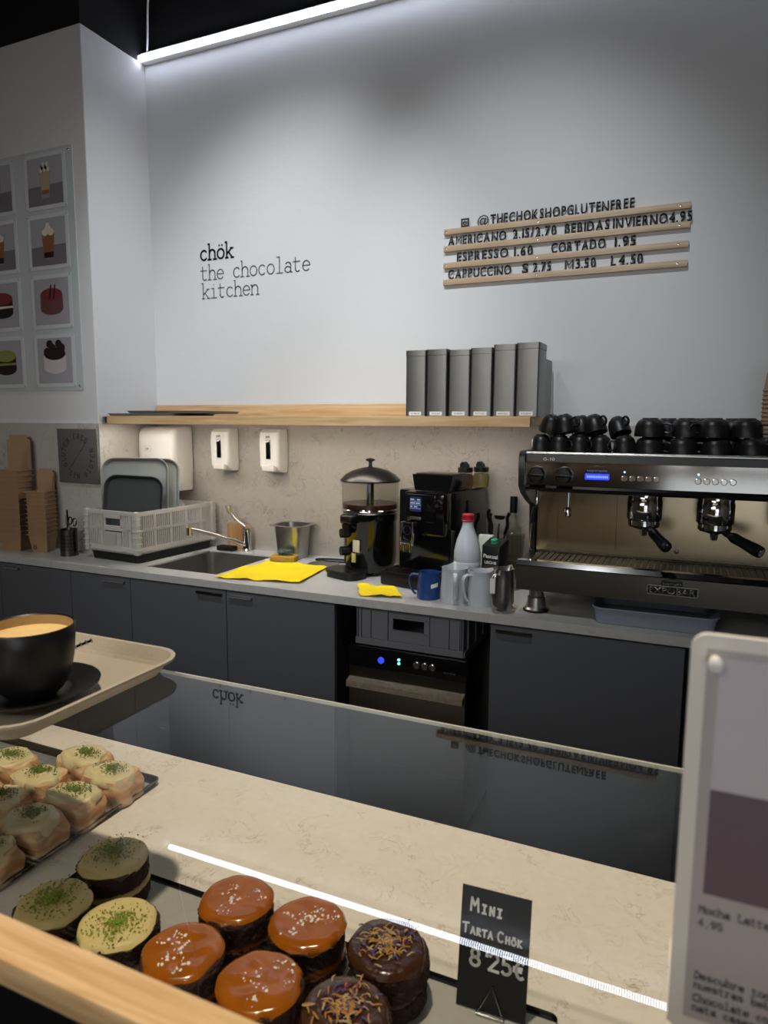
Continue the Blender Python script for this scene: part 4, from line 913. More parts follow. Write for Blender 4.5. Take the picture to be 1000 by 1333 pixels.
b = nb(); lathe(b, [(.008, 0), (.008, .003), (.005, .004), (0, .004)], n=14, mat4=axis_mat((-0.02, 2.4695, 1.115), (0, -1, 0))); obj('screw', b, m_darksteel, pl, True, True)
# drip tray
b = nb(); prism(b, [(2.250, .985), (2.52, .985), (2.52, 1.078), (2.262, 1.078), (2.250, 1.066)], MX0 + .004, MX1 - .004, 'YZ'); dt = obj('drip_tray', b, m_darksteel, t, True, True)
b = nb(); prism(b, [(2.246, 1.070), (2.258, 1.084), (2.275, 1.086), (2.275, 1.079), (2.262, 1.077)], MX0 + .002, MX1 - .002, 'YZ'); obj('front_rim', b, m_chrome, dt, True, True)
b = nb()
for k in range(55):
    x = MX0 + .04 + k * .0196
    box(b, x, x + .0155, 2.285, 2.455, 1.0785, 1.0815)
box(b, MX0 + .03, MX1 - .03, 2.277, 2.287, 1.0785, 1.085); box(b, MX0 + .03, MX1 - .03, 2.455, 2.468, 1.0785, 1.085); obj('grille', b, mat('grille_steel', '#4b4a49', 0.5, 1.0), dt, False, True)
b = nb(); box(b, -0.096, 0.050, 2.2462, 2.2505, 1.014, 1.043)
pt = obj('name_plate', b, m_blackp, dt, False, True)
b = nb()
for (x0, x1, z0, z1) in ((-.096, .050, 1.014, 1.0163), (-.096, .050, 1.0407, 1.043), (-.096, -.094, 1.014, 1.043), (.048, .050, 1.014, 1.043)): box(b, x0, x1, 2.2452, 2.2466, z0, z1)
text_bm('EXPOBAR', -0.089, 0.043, 1.019, .0185, 2.2461, .0008, .012, into=b); obj('lettering', b, m_steel, dt, False, True)
def crest(x0, x1, z0, h, y, par, m_a):
    b = nb(); box(b, x0, x1, y, y + .0015, z0, z0 + h * .7); tube(b, [(x0, y + .0005, z0 + h * .7), ((x0 + x1) / 2, y + .0005, z0 + h), (x1, y + .0005, z0 + h * .7)], .0012, 6); obj('badge', b, m_blackp, par, True, True)
    b = text_bm('topmatic', x0 + .003, x1 - .003, z0 + h * .15, h * .38, y - .0002, .0005, .02); obj('badge_text', b, m_a, par, False, True)
crest(-.055, .005, 1.044, .021, 2.2475, dt, m_steel)
crest(-.299, -.229, 1.385, .020, 2.2645, fp, m_steel)
b = nb(); box(b, -.300, -.226, 2.2595, 2.2635, 1.362, 1.381, .001, seg=1); obj('display', b, emissive('blue_display', '#2438e8', 1.3), fp, True, True)
b = nb()
for k in range(12): box(b, -.294 + k * .0055, -.2905 + k * .0055, 2.2588, 2.2594, 1.368, 1.375)
obj('display_text', b, emissive('blue_display_text', '#6f86ff', 1.4), fp, False, True)
for x in (-.453, -.366):
    b = nb(); lathe(b, [(.027, 0), (.028, .004), (.026, .020), (.022, .026), (0, .027)], n=28, mat4=axis_mat((x, 2.266, 1.373), (0, -1, 0))); k_ = obj('knob', b, m_blackp, t, True, True)
    b = nb(); box(b, x - .026, x + .026, 2.232, 2.242, 1.368, 1.378, .003); obj('knob_grip', b, m_blackp, k_, True, True)
for x0 in (-.181, .030, .245):
    for k in range(5):
        x = x0 + k * .0235
        b = nb(); lathe(b, [(.0095, 0), (.0095, .003), (.0075, .0035), (.0075, .002), (0, .002)], n=20, mat4=axis_mat((x, 2.2655, 1.369), (0, -1, 0))); bt = obj('button', b, m_chrome, fp, True, True)
    b = nb(); lathe(b, [(0, .0), (.003, .0), (.0025, .003), (0, .0035)], n=10, mat4=axis_mat((x0, 2.2665, 1.389), (0, -1, 0))); obj('indicator_light', b, emissive('blue_indicator', '#5aa0ff', 6.0), fp, True, True)
def group_head(x, handle_tip, lab=None):
    b = nb(); lathe(b, [(.052, 1.318), (.052, 1.300), (.054, 1.297), (.054, 1.238), (.052, 1.235), (.048, 1.233)], cx=x, cy=2.345, n=40); g = obj('group_head', b, m_chrome, EM, True, True)
    b = nb(); lathe(b, [(.048, 1.2325), (.049, 1.216), (.044, 1.210), (.030, 1.206), (.012, 1.200), (.010, 1.182), (.006, 1.180)], cx=x, cy=2.345, n=36); obj('filter_basket', b, m_chrome, g, True, True)
    b = nb(); p = Vector((x, 2.345, 1.222)); q = Vector(handle_tip); d = (q - p).normalized()
    cyl(b, p + d * .045, p + d * .075, .010, .011, n=16); L = (q - p).length
    lathe(b, [(.012, .07), (.0165, .085), (.0155, L * .6), (.0185, L - .02), (.0175, L - .004), (.012, L), (0, L)], n=20, mat4=axis_mat(p, d)); h_ = obj('portafilter_handle', b, m_blackp, g, True, True)
    b = nb(); lathe(b, [(0, L + .0003), (.010, L + .0003), (.009, L + .003), (0, L + .003)], n=16, mat4=axis_mat(p, d)); obj('end_cap', b, m_chrome, g, True, True)
group_head(-.120, (-.045, 2.175, 1.175)); group_head(.086, (.205, 2.200, 1.175)); group_head(.300, (.38, 2.18, 1.175))
b = nb(); tube(b, [(-.458, 2.31, 1.318), (-.458, 2.30, 1.27), (-.470, 2.315, 1.235), (-.478, 2.33, 1.17), (-.480, 2.335, 1.105)], .0055, 10); wd_ = obj('steam_wand', b, m_chrome, EM, True, True)
b = nb(); tube(b, [(-.461, 2.303, 1.262), (-.470, 2.315, 1.235), (-.475, 2.323, 1.205)], .009, 10); obj('rubber_grip', b, m_rubber, wd_, True, True)
b = nb(); cyl(b, (-.356, 2.31, 1.318), (-.356, 2.31, 1.262), .005, .005, n=12); lathe(b, [(.006, 1.265), (.012, 1.255), (.012, 1.236), (.008, 1.232)], cx=-.356, cy=2.31, n=18); obj('water_spout', b, m_chrome, EM, True, True)
for x in (-.452, .58):
    for y in (2.315, 2.66):
        b = nb(); lathe(b, [(.040, .9005), (.041, .908), (.034, .914), (.029, .950), (.024, .953), (.024, .984)], cx=x, cy=y, n=28); f_ = obj('foot', b, m_steel, EM, True, True)
        b = nb(); lathe(b, [(.042, .9002), (.043, .9060), (.0415, .9085)], cx=x, cy=y, n=28); obj('foot_pad', b, m_rubber, f_, True, True)
# cups kept warm on top
def cup_parts(r, h):
    b = nb(); lathe(b, [(0, h), (r * .50, h), (r * .53, h - .0035), (r * .60, h - .004), (r * .80, h * .82), (r * .94, h * .58), (r, h * .25), (r, 0), (r * .94, 0), (r * .93, h * .3), (r * .82, h * .62), (r * .5, h * .86), (0, h * .87)], n=32)
    hd = nb(); tube(hd, [(-r * .96, 0, h * .24), (-r * 1.35, 0, h * .22), (-r * 1.55, 0, h * .42), (-r * 1.35, 0, h * .66), (-r * .88, 0, h * .68)], .0048, 8, flat=.7)
    return b, hd
protos = {}
def cup(x, y, z, size, tilt, yaw, label):
    r, h = (.0355, .062) if size == 's' else (.0468, .059)
    if size not in protos:
        t = thing('coffee_cup', label, 'cup', (x, y, z), 0, 'black cups on the espresso machine'); b, hd = cup_parts(r, h)
        obj('body', b, m_blackm, t); obj('handle', hd, m_blackm, t); protos[size] = t
    else: t = dup(protos[size], (x, y, z), None, label)
    t.rotation_euler = (0, tilt, yaw); return t
Z1, Z2 = 1.4407, 1.5035
def U(px): return -0.492 + (px - 692) * .00235
front_s = [(706, 0, 2.9), (732, 0, 2.6), (760, 0, 2.5), (788, 0, 2.7)]
for k, (px, tl, yw) in enumerate(front_s): cup(U(px), 2.345, Z1, 's', 0, yw, 'small black cup upside down, front row on the espresso machine, %s from left' % ORD[k])
cup(U(820), 2.345, Z1, 's', 0, 0.4, 'small black upside down cup with handle at right, front of the espresso machine')
for k, (px, tl, yw) in enumerate([(716, -.30, 2.8), (741, .28, 2.7), (782, .40, 2.4)]): cup(U(px), 2.35, Z2 + .004, 's', tl, yw, 'small black tilted cup, second tier on the espresso machine, %s from left' % ORD[k])
for k, px in enumerate((716, 747, 778)): cup(U(px) + .01, 2.425, Z1, 's', 0, 2.2 + k, 'small black cup, back row on the espresso machine, %s from left' % ORD[k])
for k, (px, tl) in enumerate([(750, .30), (803, .55)]): cup(U(px) + .02, 2.425, Z2, 's', tl, 2.3, ['small black cup topmost behind the tilted ones on the espresso machine', 'small black cup leaning right beside the gap in the cups on the espresso machine'][k])
big1 = [852, 893, 933, 975]
for k, px in enumerate(big1): cup(U(px), 2.35, Z1, 'l', 0, (2.8, 2.9, .2, 2.9)[k], 'wide black cup, bottom front row on the espresso machine, %s wide one from left' % ORD[k])
for k, px in enumerate((851, 896, 929, 968)): cup(U(px), 2.355 + .02 * (k % 2), Z1 + .0585, 'l', (0, 0, .0, .0)[k], (2.9, 2.6, .3, 2.8)[k], 'wide black cup, second tier front on the espresso machine, %s wide one from left' % ORD[k])
for k, px in enumerate((862, 905, 946, 990)): cup(U(px) + .015, 2.465, Z1, 'l', 0, 2 + k, 'wide black cup, bottom back row on the espresso machine, %s wide one from left' % ORD[k])
for k, px in enumerate((866, 908, 948)): cup(U(px) + .015, 2.465, Z1 + .0585, 'l', 0, 2.5 + k, 'wide black cup, upper back row on the espresso machine, %s from left' % ORD[k])
cup(U(1004), 2.40, Z1 + .0, 'l', 0, 2.7, 'wide black cup at the right photo edge on the espresso machine')
# stack of paper cups at the right
m_pcup = mat('brown_paper_cup', '#a3876c', 0.7)
t0 = None
for k in range(16):
    lab = 'brown paper cup, %s of the nested stack beside the black cups' % ('bottom' if k == 0 else 'top' if k == 15 else ORD[k] + ' from bottom')
    if t0 is None:
        t0 = thing('paper_cup', lab, 'cup', (0.252, 2.60, Z1), 0, 'nested brown paper cups')
        b = nb(); lathe(b, [(.0425, 0), (.0435, .002), (.0425, .004), (.0405, .004), (.028, .092), (0, .092), (0, .090), (.0265, .090), (.039, .001)], n=36, cap0=False); obj('body', b, m_pcup, t0)
    else: dup(t0, (0.252, 2.60, Z1 + k * .0138), None, lab)
# blue tray under the machine
t = thing('plastic_tray', 'blue grey plastic tray on the worktop under the espresso machine', 'tray', (-0.075, 2.375, .9), math.radians(1))
b = nb(); tray_bm(b, .17, .125, .02, .052, .010, .007, .003, dz=.0005); obj('tray', b, mat('blue_grey_plastic', '#8b93a2', 0.45), t)

# ---------------------------------------------------------------- dishwasher and crate under the worktop
t = thing('dishwasher', 'dark steel undercounter glass washer with lit blue button', 'dishwasher', (-0.909, 2.5, 0.0))
b = nb(); box(b, -1.140, -0.678, 2.262, 2.78, .05, .698, .003); 
for x in (-1.11, -.71):
    for y in (2.30, 2.72): cyl(b, (x, y, 0), (x, y, .05), .02)
obj('body', b, m_darksteel, t, True, True)
b = nb(); box(b, -1.143, -.675, 2.248, 2.2618, .625, .703, .002); cp = obj('control_panel', b, m_blackg, t, True, True)
b = nb(); box(b, -1.140, -.678, 2.252, 2.2618, .585, .6235, .001, seg=1); obj('upper_fascia', b, m_darksteel, t, True, True)
b = nb(); box(b, -1.140, -.678, 2.250, 2.2618, .26, .583, .002); dr = obj('door', b, mat('door_dark_steel', '#7a7064', 0.45, 1.0, bump=.04, bump_scale=20, stretch=(30, 1, 1)), t, True, True)
b = nb(); prism(b, [(2.250, .580), (2.222, .570), (2.220, .548), (2.226, .548), (2.230, .565), (2.250, .572)], -1.138, -.680, 'YZ'); obj('handle', b, mat('worn_steel_handle', '#b0a18e', 0.5, 0.8, noise_scale=60, noise_amt=.35), dr, True, True)
b = nb(); box(b, -1.140, -.678, 2.252, 2.2618, .055, .256, .002); obj('lower_panel', b, m_darksteel, t, True, True)
def knob(x, z, r, m, nm, par, extra=0.006):
    b = nb(); lathe(b, [(r, 0), (r, extra * .7), (r * .8, extra), (0, extra)], n=24, mat4=axis_mat((x, 2.248, z), (0, -1, 0))); return obj(nm, b, m, par, True, True)
knob(-1.005, .660, .0125, emissive('blue_button_light', '#2a3fd0', 1.0), 'power_button', cp)
for z in (.672, .658): knob(-.933, z, .0052, emissive('green_indicator', '#66f0c0', 2.0), 'indicator_light', cp, .003)
for x in (-.862, -.832, -.802): knob(x, .664, .0125, m_steel, 'knob', cp, .008)
b = text_bm('eco-line', -.760, -.715, .648, .007, 2.2478, 0.0003, .0); obj('lettering', b, m_inkg, cp, False, True)
t = thing('storage_crate', 'dark grey plastic crate with a hand hole on top of the glass washer', 'crate', (-0.910, 2.53, .7035))
b = nb(); HX, HY, HH = .208, .25, .146
box(b, -HX, HX, -HY, HY, 0, .006)
for s in (-1, 1):
    box(b, s * HX - .004, s * HX + .004, -HY, HY, .006, HH)
    if s > 0: box(b, -HX, HX, HY - .006, HY, .006, HH)
y0 = -HY
box(b, -HX, HX, y0, y0 + .006, .006, .070); box(b, -HX, HX, y0, y0 + .006, .114, HH); box(b, -HX, -.062, y0, y0 + .006, .070, .114); box(b, .062, HX, y0, y0 + .006, .070, .114)
obj('shell', b, m_dcrate, t, False)
b = nb(); box(b, -HX - .006, HX + .006, y0 - .008, y0 + .004, .0, .026, .002); box(b, -HX - .006, HX + .006, y0 - .006, y0, HH - .010, HH + .003, .002)
for x in (-.195, -.155, -.085, .080, .155, .195): box(b, x - .005, x + .005, y0 - .008, y0 - .0005, .024, HH - .008, .001, seg=1)
box(b, -.070, .070, y0 - .006, y0 - .0005, .062, .069); box(b, -.070, .070, y0 - .006, y0 - .0005, .115, .122); obj('front_ribs', b, m_dcrate, t, False)
b = nb()
for y in (-.2, -.1, 0, .1, .2): box(b, HX + .0042, HX + .010, y - .005, y + .005, .01, HH - .006)
box(b, HX + .0042, HX + .010, -HY, HY, 0, .02); obj('side_ribs', b, m_dcrate, t, False)

# ---------------------------------------------------------------- service counter and glass display
ZT = 0.925
t = thing('service_counter', 'long cream marble service counter in the foreground', 'counter', (-0.4, 0.6, 0.0))
b = nb(); box(b, -2.2, 1.35, 0.215, 0.942, ZT - .03, ZT, .0015, seg=1); obj('marble_top', b, m_cream, t, True, True)
b = nb(); box(b, -2.18, 1.33, 0.26, 0.90, 0.0, ZT - .0305); obj('base_panel', b, m_cab, t, False, True)
t = thing('display_glass', 'low glass display guard over the cakes with a wooden front rail', 'display case', (-0.4, 0.45, ZT))
ZG = 1.22
b = nb(); box(b, -2.15, 1.30, 0.2600, 0.6655, ZG - .0042, ZG); obj('top_pane', b, m_glass, t, False, True)
b = nb(); box(b, -2.15, 1.30, 0.6657, 0.6672, ZG - .0042, ZG); tag(obj('edge_glint_strip', b, mat('painted_edge_glint', '#dedacb', 0.25), t, False, True), 'pale strip painted as the glint of the glass edge', None)  # glint of the glass edge put into an opaque pale colour
b = nb(); box(b, -2.15, 1.30, 0.2380, 0.2460, ZT + .0005, ZG - .031); obj('front_pane', b, pane_mat('front_glass', (0.96, 0.97, 0.965, 1), 1.45), t, False, True)
b = nb(); box(b, -2.15, 1.30, 0.2340, 0.2590, ZG - .030, ZG + .0015, .001, seg=1); obj('metal_channel', b, m_blackp, t, True, True)
b = nb(); box(b, -2.15, 1.30, 0.2320, 0.2585, ZG + .002, ZG + .020, .003); obj('wooden_rail', b, m_oak, t, True, True)
for x in (-2.14, 1.28):
    b = nb(); box(b, x, x + .012, 0.2600, 0.660, ZT + .0005, ZG - .0085); obj('end_pane', b, MATS.get('end_glass') or m_acry, t, False, True)

# cake tray with paper
t = thing('cake_tray', 'thin black tray under the baking paper and the mini cakes', 'tray', (-0.41, 0.492, ZT), 0)
b = nb(); tray_bm(b, .318, .164, .006, .004, .001, .001, .0012, dz=.0003); obj('tray', b, m_blackp, t)
def sheet(x0, x1, y0, y1, z, amp, m, name, label, cat_, seed, n=24):
    b = nb(); V = []
    for j in range(n + 1):
        V.append([b.verts.new((x0 + (x1 - x0) * i / n, y0 + (y1 - y0) * j / n, amp * (.5 + .5 * noise.noise(Vector((i * .35 + seed, j * .35, seed)))))) for i in range(n + 1)])
    for j in range(n):
        for i in range(n): b.faces.new((V[j][i], V[j][i + 1], V[j + 1][i + 1], V[j + 1][i]))
    r = bmesh.ops.extrude_face_region(b, geom=list(b.faces))
    for g in r['geom']:
        if isinstance(g, bmesh.types.BMVert): g.co.z += .0004
    c0 = Vector(((x0 + x1) / 2, (y0 + y1) / 2, 0))
    for v in b.verts: v.co -= c0
    o = obj(name, b, m); o.location = c0 + Vector((0, 0, z)); tag(o, label, cat_); return o
m_paper = mat('grey_baking_paper', '#a8a498', 0.55, noise_scale=60, noise_amt=.12, bump=.15, bump_scale=60)
sheet(-.722, -.085, .336, .650, ZT + .0020, .0010, m_paper, 'baking_paper', 'greyish baking paper lining the tray under the mini cakes', 'paper', 2)

m_sponge = mat('chocolate_sponge', '#46291f', 0.85, noise_scale=220, noise_amt=.5, bump=1.0, bump_scale=260)
m_pist = mat('pistachio_cream', '#d8c07e', 0.45, noise_scale=30, noise_amt=.08, bump=.25, bump_scale=70, sss=.1)
m_crumb = mat('pistachio_crumb', '#86962c', 0.8, noise_scale=300, noise_amt=.4)
m_caramel = mat('caramel_glaze', '#a0560a', 0.18, noise_scale=38, noise_amt=.45, coat=.2)
m_salt = mat('sea_salt', '#f6eee0', 0.4)
m_choc = mat('chocolate_ganache', '#452717', 0.2, noise_scale=40, noise_amt=.2, bump=.35, bump_scale=60, coat=.3)
petals = [mat('petal_orange', '#b27c2c', 0.7), mat('petal_violet', '#4c4468', 0.7), mat('petal_cream', '#b89f6c', 0.7), mat('petal_pink', '#7a3154', 0.7)]
CAKE_R, CAKE_H = 0.0432, 0.058
def sponge_bm(seed, z0, z1, r, dx=0, dy=0):
    b = nb(); N, K = 80, 10; rings = []
    for k in range(K + 1):
        z = z0 + (z1 - z0) * k / K; ring = []
        e = 0.0025 if k in (0, K) else 0.0
        for i in range(N):
            a = 2 * PI * i / N; q = Vector((math.cos(a) * 3 + seed, math.sin(a) * 3, z * 120 + seed))
            rr = r - e + .0018 * noise.noise(q) + .0022 * noise.noise(q * 4.3) + .0012 * noise.noise(q * 11)
            ring.append(b.verts.new((dx + rr * math.cos(a), dy + rr * math.sin(a), z)))
        rings.append(ring)
    for k in range(K):
        for i in range(N): b.faces.new((rings[k][i], rings[k][(i + 1) % N], rings[k + 1][(i + 1) % N], rings[k + 1][i]))
    b.faces.new(list(reversed(rings[0]))); b.faces.new(rings[-1]); return b
def topping_bm(seed, z, r, th, wob, drip=0.0, swirl=0.0):
    # a poured or piped round topping, with an uneven edge that hangs over in places
    b = nb(); N, K = 56, 12; rings = []
    for k in range(K + 1):
        f = k / K; ring = []
        for i in range(N):
            a = 2 * PI * i / N; n1 = noise.noise(Vector((math.cos(a) * 1.6 + seed, math.sin(a) * 1.6, seed)))
            R_ = r * (1 + wob * n1); x, y = R_ * f * math.cos(a), R_ * f * math.sin(a)
            zz = z + th * (1 - f ** 10) ** .5 if f < 1 else z
            zz += .0010 * noise.noise(Vector((x * 60 + seed, y * 60, seed))) * (1 - f ** 4)
            if swirl: zz += swirl * math.sin(f * 22 + a + seed) * (1 - f ** 3)
            if drip and f > .9: zz -= drip * max(0, noise.noise(Vector((math.cos(a) * 2.4 + seed, math.sin(a) * 2.4, seed + 9)))) * (f - .9) / .1
            ring.append(b.verts.new((x, y, zz)))
        rings.append(ring)
    c = b.verts.new((0, 0, z + th)); 
    for i in range(N): b.faces.new((c, rings[1][i], rings[1][(i + 1) % N]))
    for v in rings[0]: b.verts.remove(v)
    for k in range(1, K):
        for i in range(N): b.faces.new((rings[k][i], rings[k + 1][i], rings[k + 1][(i + 1) % N], rings[k][(i + 1) % N]))
    low = [b.verts.new((v.co.x * .97, v.co.y * .97, v.co.z - .003)) for v in rings[K]]
    for i in range(N): b.faces.new((rings[K][i], low[i], low[(i + 1) % N], rings[K][(i + 1) % N]))
    b.faces.new(list(reversed(low))); return b
def crumbs_bm(seed, n, rmax, z, size, cx=0, cy=0, aspect=1.0, nm=1):
    b = nb(); rnd = random.Random(seed)
    for q in range(n):
        rr = abs(rnd.gauss(0, .5)) * rmax
        if rr > rmax * .98: continue
        a = rnd.uniform(0, 2 * PI); s = size * rnd.uniform(.5, 1.3)
        p = Vector((cx + rr * math.cos(a), cy + rr * math.sin(a) * aspect, z + s * .4 + rnd.uniform(0, s * .8 if rr < rmax * .5 else 0)))
        m4 = Matrix.Translation(p) @ Matrix.Rotation(rnd.uniform(0, 6), 4, Vector((rnd.random(), rnd.random(), 1)).normalized()) @ Matrix.Diagonal((s, s * rnd.uniform(.5, .9), s * .6, 1))
        r = bmesh.ops.create_icosphere(b, subdivisions=1, radius=.6, matrix=m4)
    return b
def flakes_bm(seed, rmax, z):
    # loose clusters of flat irregular salt flakes
    b = nb(); rnd = random.Random(seed)
    for c in range(9):
        rr = rmax * rnd.uniform(0, .8); a = rnd.uniform(0, 2 * PI); n = rnd.choice([2, 3, 5, 9, 12])
        for q in range(n):
            sp = .0012 + .0009 * n ** .7
            p = Vector((rr * math.cos(a) + rnd.gauss(0, sp), rr * math.sin(a) + rnd.gauss(0, sp * .8), z + rnd.uniform(0, .0012)))
            if math.hypot(p.x, p.y) > rmax: continue
            s = rnd.uniform(.0012, .0042)
            m4 = Matrix.Translation(p) @ Matrix.Rotation(rnd.uniform(0, 6), 4, Vector((rnd.random() * .4, rnd.random() * .4, 1)).normalized()) @ Matrix.Diagonal((s, s * rnd.uniform(.4, .9), s * .4, 1))
            bmesh.ops.create_icosphere(b, subdivisions=1, radius=.6, matrix=m4)
    return b
def petals_bm(seed, n, rmax, z):
    b = nb(); rnd = random.Random(seed)
    for q in range(n):
        rr = abs(rnd.gauss(0, .5)) * rmax
        if rr > rmax: continue
        a = rnd.uniform(0, 2 * PI); L = rnd.uniform(.005, .013); w_ = rnd.uniform(.0005, .0011); mi = rnd.choices([0, 1, 2, 3], [5, 4, 3, 1])[0]
        p = Vector((rr * math.cos(a), rr * math.sin(a), z + .002)); y = rnd.uniform(0, PI); bend = rnd.uniform(-.4, .4); prev = None
        for k in range(4):
            f = k / 3 - .5; d = Vector((math.cos(y + bend * f * 2), math.sin(y + bend * f * 2), 0)); s = d.cross(Vector((0, 0, 1)))
            c = p + d * (L * f) + Vector((0, 0, .0025 + .003 * (.25 - f * f) * rnd.uniform(.4, 2)))
            wk = w_ * (1.0 if k in (1, 2) else .6)
            cur = [b.verts.new(c + s * wk), b.verts.new(c - s * wk), b.verts.new(c - s * wk - Vector((0, 0, .0005))), b.verts.new(c + s * wk - Vector((0, 0, .0005)))]
            if prev:
                for i in range(4): b.faces.new((prev[i], prev[(i + 1) % 4], cur[(i + 1) % 4], cur[i])).material_index = mi
            prev = cur
    return b
def mini_cake(x, y, flavour, seed, label, rot=0):
    t = thing('mini_cake', label, 'cake', (x, y, ZT + .0032), rot, {'p': 'pistachio mini cakes', 'c': 'caramel mini cakes', 'f': 'chocolate mini cakes'}[flavour])
    rnd = random.Random(seed); r = CAKE_R; mid = CAKE_H * .46
    fill = {'p': m_pist, 'c': m_caramel, 'f': m_choc}[flavour]
    obj('lower_sponge', sponge_bm(seed, 0, mid - .003, r * .985), m_sponge, t, True, ang=70)
    ox, oy = rnd.uniform(-.002, .002), rnd.uniform(-.002, .002)
    bf = topping_bm(seed + 5, mid - .004, r * (1.0 if flavour != 'f' else .97), .0062, .06 if flavour == 'p' else .035, .005); obj('filling', bf, fill, t, True, ang=60)
    obj('upper_sponge', sponge_bm(seed + 3, mid + .001, CAKE_H - .003, r * .99, ox, oy), m_sponge, t, True, ang=70)
    zt = CAKE_H - .0035
    if flavour == 'p':
        obj('cream_top', topping_bm(seed + 7, zt, r * .985, .0045, .085, .006, .0006), m_pist, t, True, ang=60)
        o = obj('pistachio_crumbs', crumbs_bm(seed, 520, r * .95, zt + .0050, .0021, rnd.uniform(-.006, .006), rnd.uniform(-.003, .006)), m_crumb, t); o['kind'] = 'stuff'
    elif flavour == 'c':
        obj('caramel_top', topping_bm(seed + 7, zt, r * 1.005, .0048, .055, .010), m_caramel, t, True, ang=60)
        o = obj('salt_flakes', flakes_bm(seed, r * .85, zt + .0046, ), m_salt, t); o['kind'] = 'stuff'
    else:
        obj('ganache_top', topping_bm(seed + 7, zt, r * 1.0, .0065, .05, .006, .0011), m_choc, t, True, ang=60)
        o = obj('dried_petals', petals_bm(seed, 190, r * .88, zt + .0045), petals, t, False); o['kind'] = 'stuff'
    return t
CK = [
 (-.647, .606, 'p', 11, 'mini chocolate cake with pistachio cream top, at the back left of the tray'), (-.646, .514, 'p', 12, 'mini chocolate cake with dull pistachio cream top, at the left above the wooden rail'),
 (-.553, .520, 'p', 13, 'mini chocolate cake with jagged bright pistachio top, beside the caramel cakes'), (-.541, .405, 'p', 14, 'mini chocolate cake with pistachio top seen below the wooden rail at the lower left'), (-.634, .420, 'p', 15, 'mini chocolate cake with pistachio top cut by the left photo edge below the rail'),
 (-.455, .606, 'c', 21, 'caramel topped mini cake at the back, leftmost of the back row of caramel'), (-.360, .607, 'c', 22, 'caramel topped mini cake at the back, beside the flowered chocolate cake'), (-.459, .516, 'c', 23, 'caramel topped mini cake at the front, beside the bright pistachio cake'), (-.362, .516, 'c', 24, 'glossiest caramel topped mini cake, front row between caramel and flowered cakes'), (-.450, .405, 'c', 25, 'caramel topped mini cake peeping out below the wooden rail'),
 (-.264, .609, 'f', 31, 'chocolate mini cake with dried petals, at the back near the price card'), (-.268, .519, 'f', 32, 'chocolate mini cake with many dried petals, at the bottom edge of the photo')]
for x, y, fl, sd, lab in CK: mini_cake(x, y, fl, sd, lab, sd * 1.3)

# price card
t = thing('price_card', 'black price card with white handwriting Mini Tarta and 8.25 euro', 'price card', (-.156, .632, ZT + .0032), math.radians(3)); t.rotation_euler = (math.radians(-9), 0, math.radians(3))
b = nb(); box(b, -.0365, .0365, -.001, .0, .001, .127); c_ = obj('card', b, mat('black_card', '#0d0e10', 0.3), t, False)
HW = {'M': [[(.05, 0), (.1, .95), (.32, .4), (.55, .95), (.62, 0)]], 'I': [[(.3, 0), (.32, .9)], [(.12, .92), (.5, .9)], [(.1, 0), (.5, .02)]], 'N': [[(.1, 0), (.12, .9), (.52, .05), (.54, .95)]], 'T': [[(.02, .9), (.62, .98)], [(.32, .94), (.3, 0)]], 'A': [[(.04, 0), (.32, .95), (.6, 0)], [(.15, .35), (.5, .36)]], 'R': [[(.1, 0), (.12, .95)], [(.12, .95), (.45, .9), (.5, .65), (.12, .48), (.58, 0)]], 'C': [arc(.38, .47, .28, .47, 50, 310)], 'H': [[(.1, 0), (.12, .95)], [(.56, 0), (.55, .95)], [(.1, .48), (.56, .5)]], 'Ö': [arc(.33, .42, .26, .4, 0, 360), [(.2, 1.02), (.23, 1.04)], [(.44, 1.04), (.47, 1.06)]], 'K': [[(.1, 0), (.12, .95)], [(.52, .92), (.12, .45), (.58, 0)]], '8': [arc(.33, .70, .2, .24, 0, 360), arc(.33, .24, .25, .24, 0, 360)], "'": [[(.3, .98), (.27, .72)]], '2': [arc(.32, .7, .22, .26, 165, -20) + [(.08, .02), (.6, .0)]], '5': [[(.56, .95), (.16, .93), (.14, .55)] + arc(.3, .3, .25, .28, 110, -140)], '€': [arc(.4, .47, .25, .45, 60, 300), [(.02, .55), (.45, .57)], [(.02, .38), (.42, .40)]], ' ': []}
b = nb()
def hand(b, txt, x0, z0, size, slope, wd, adv, first=1.0):
    x = x0
    for i, ch in enumerate(txt):
        s = size * (first if (i == 0 or txt[i - 1] == ' ') else 1.0)
        strokes(b, HW[ch], wd / s, .0004, lambda u, v, n_, x=x, s=s: Vector((x + u * s, -.0011 - n_, z0 + (x - x0) * slope + v * s)))
        x += adv * s * (.5 if ch in "' " else 1)
hand(b, 'MINI', -.027, .102, .0095, -.02, .0021, .85, 1.5)
hand(b, 'TARTA CHÖK', -.034, .078, .0076, -.02, .0018, .82, 1.4)
hand(b, "8'25€", -.025, .046, .0185, -.02, .0029, .72)
obj('handwriting', b, mat('white_chalk_marker', '#eeeeea', 0.6), c_, False)
b = nb(); tube(b, [(-.012, -.004, .003), (.001, -.003, .030), (.013, -.004, .003)], .0007, 6, sub=1); tube(b, [(-.014, -.006, .0015), (.015, -.006, .0015)], .0007, 6, sub=1); tube(b, [(-.012, .002, .003), (0, .004, .06), (.012, .002, .003)], .0007, 6, sub=1); tube(b, [(-.014, -.006, .0015), (-.012, .045, .0095)], .0007, 6, sub=1); tube(b, [(.015, -.006, .0015), (.012, .045, .0095)], .0007, 6, sub=1)
obj('wire_stand', b, m_chrome, t)

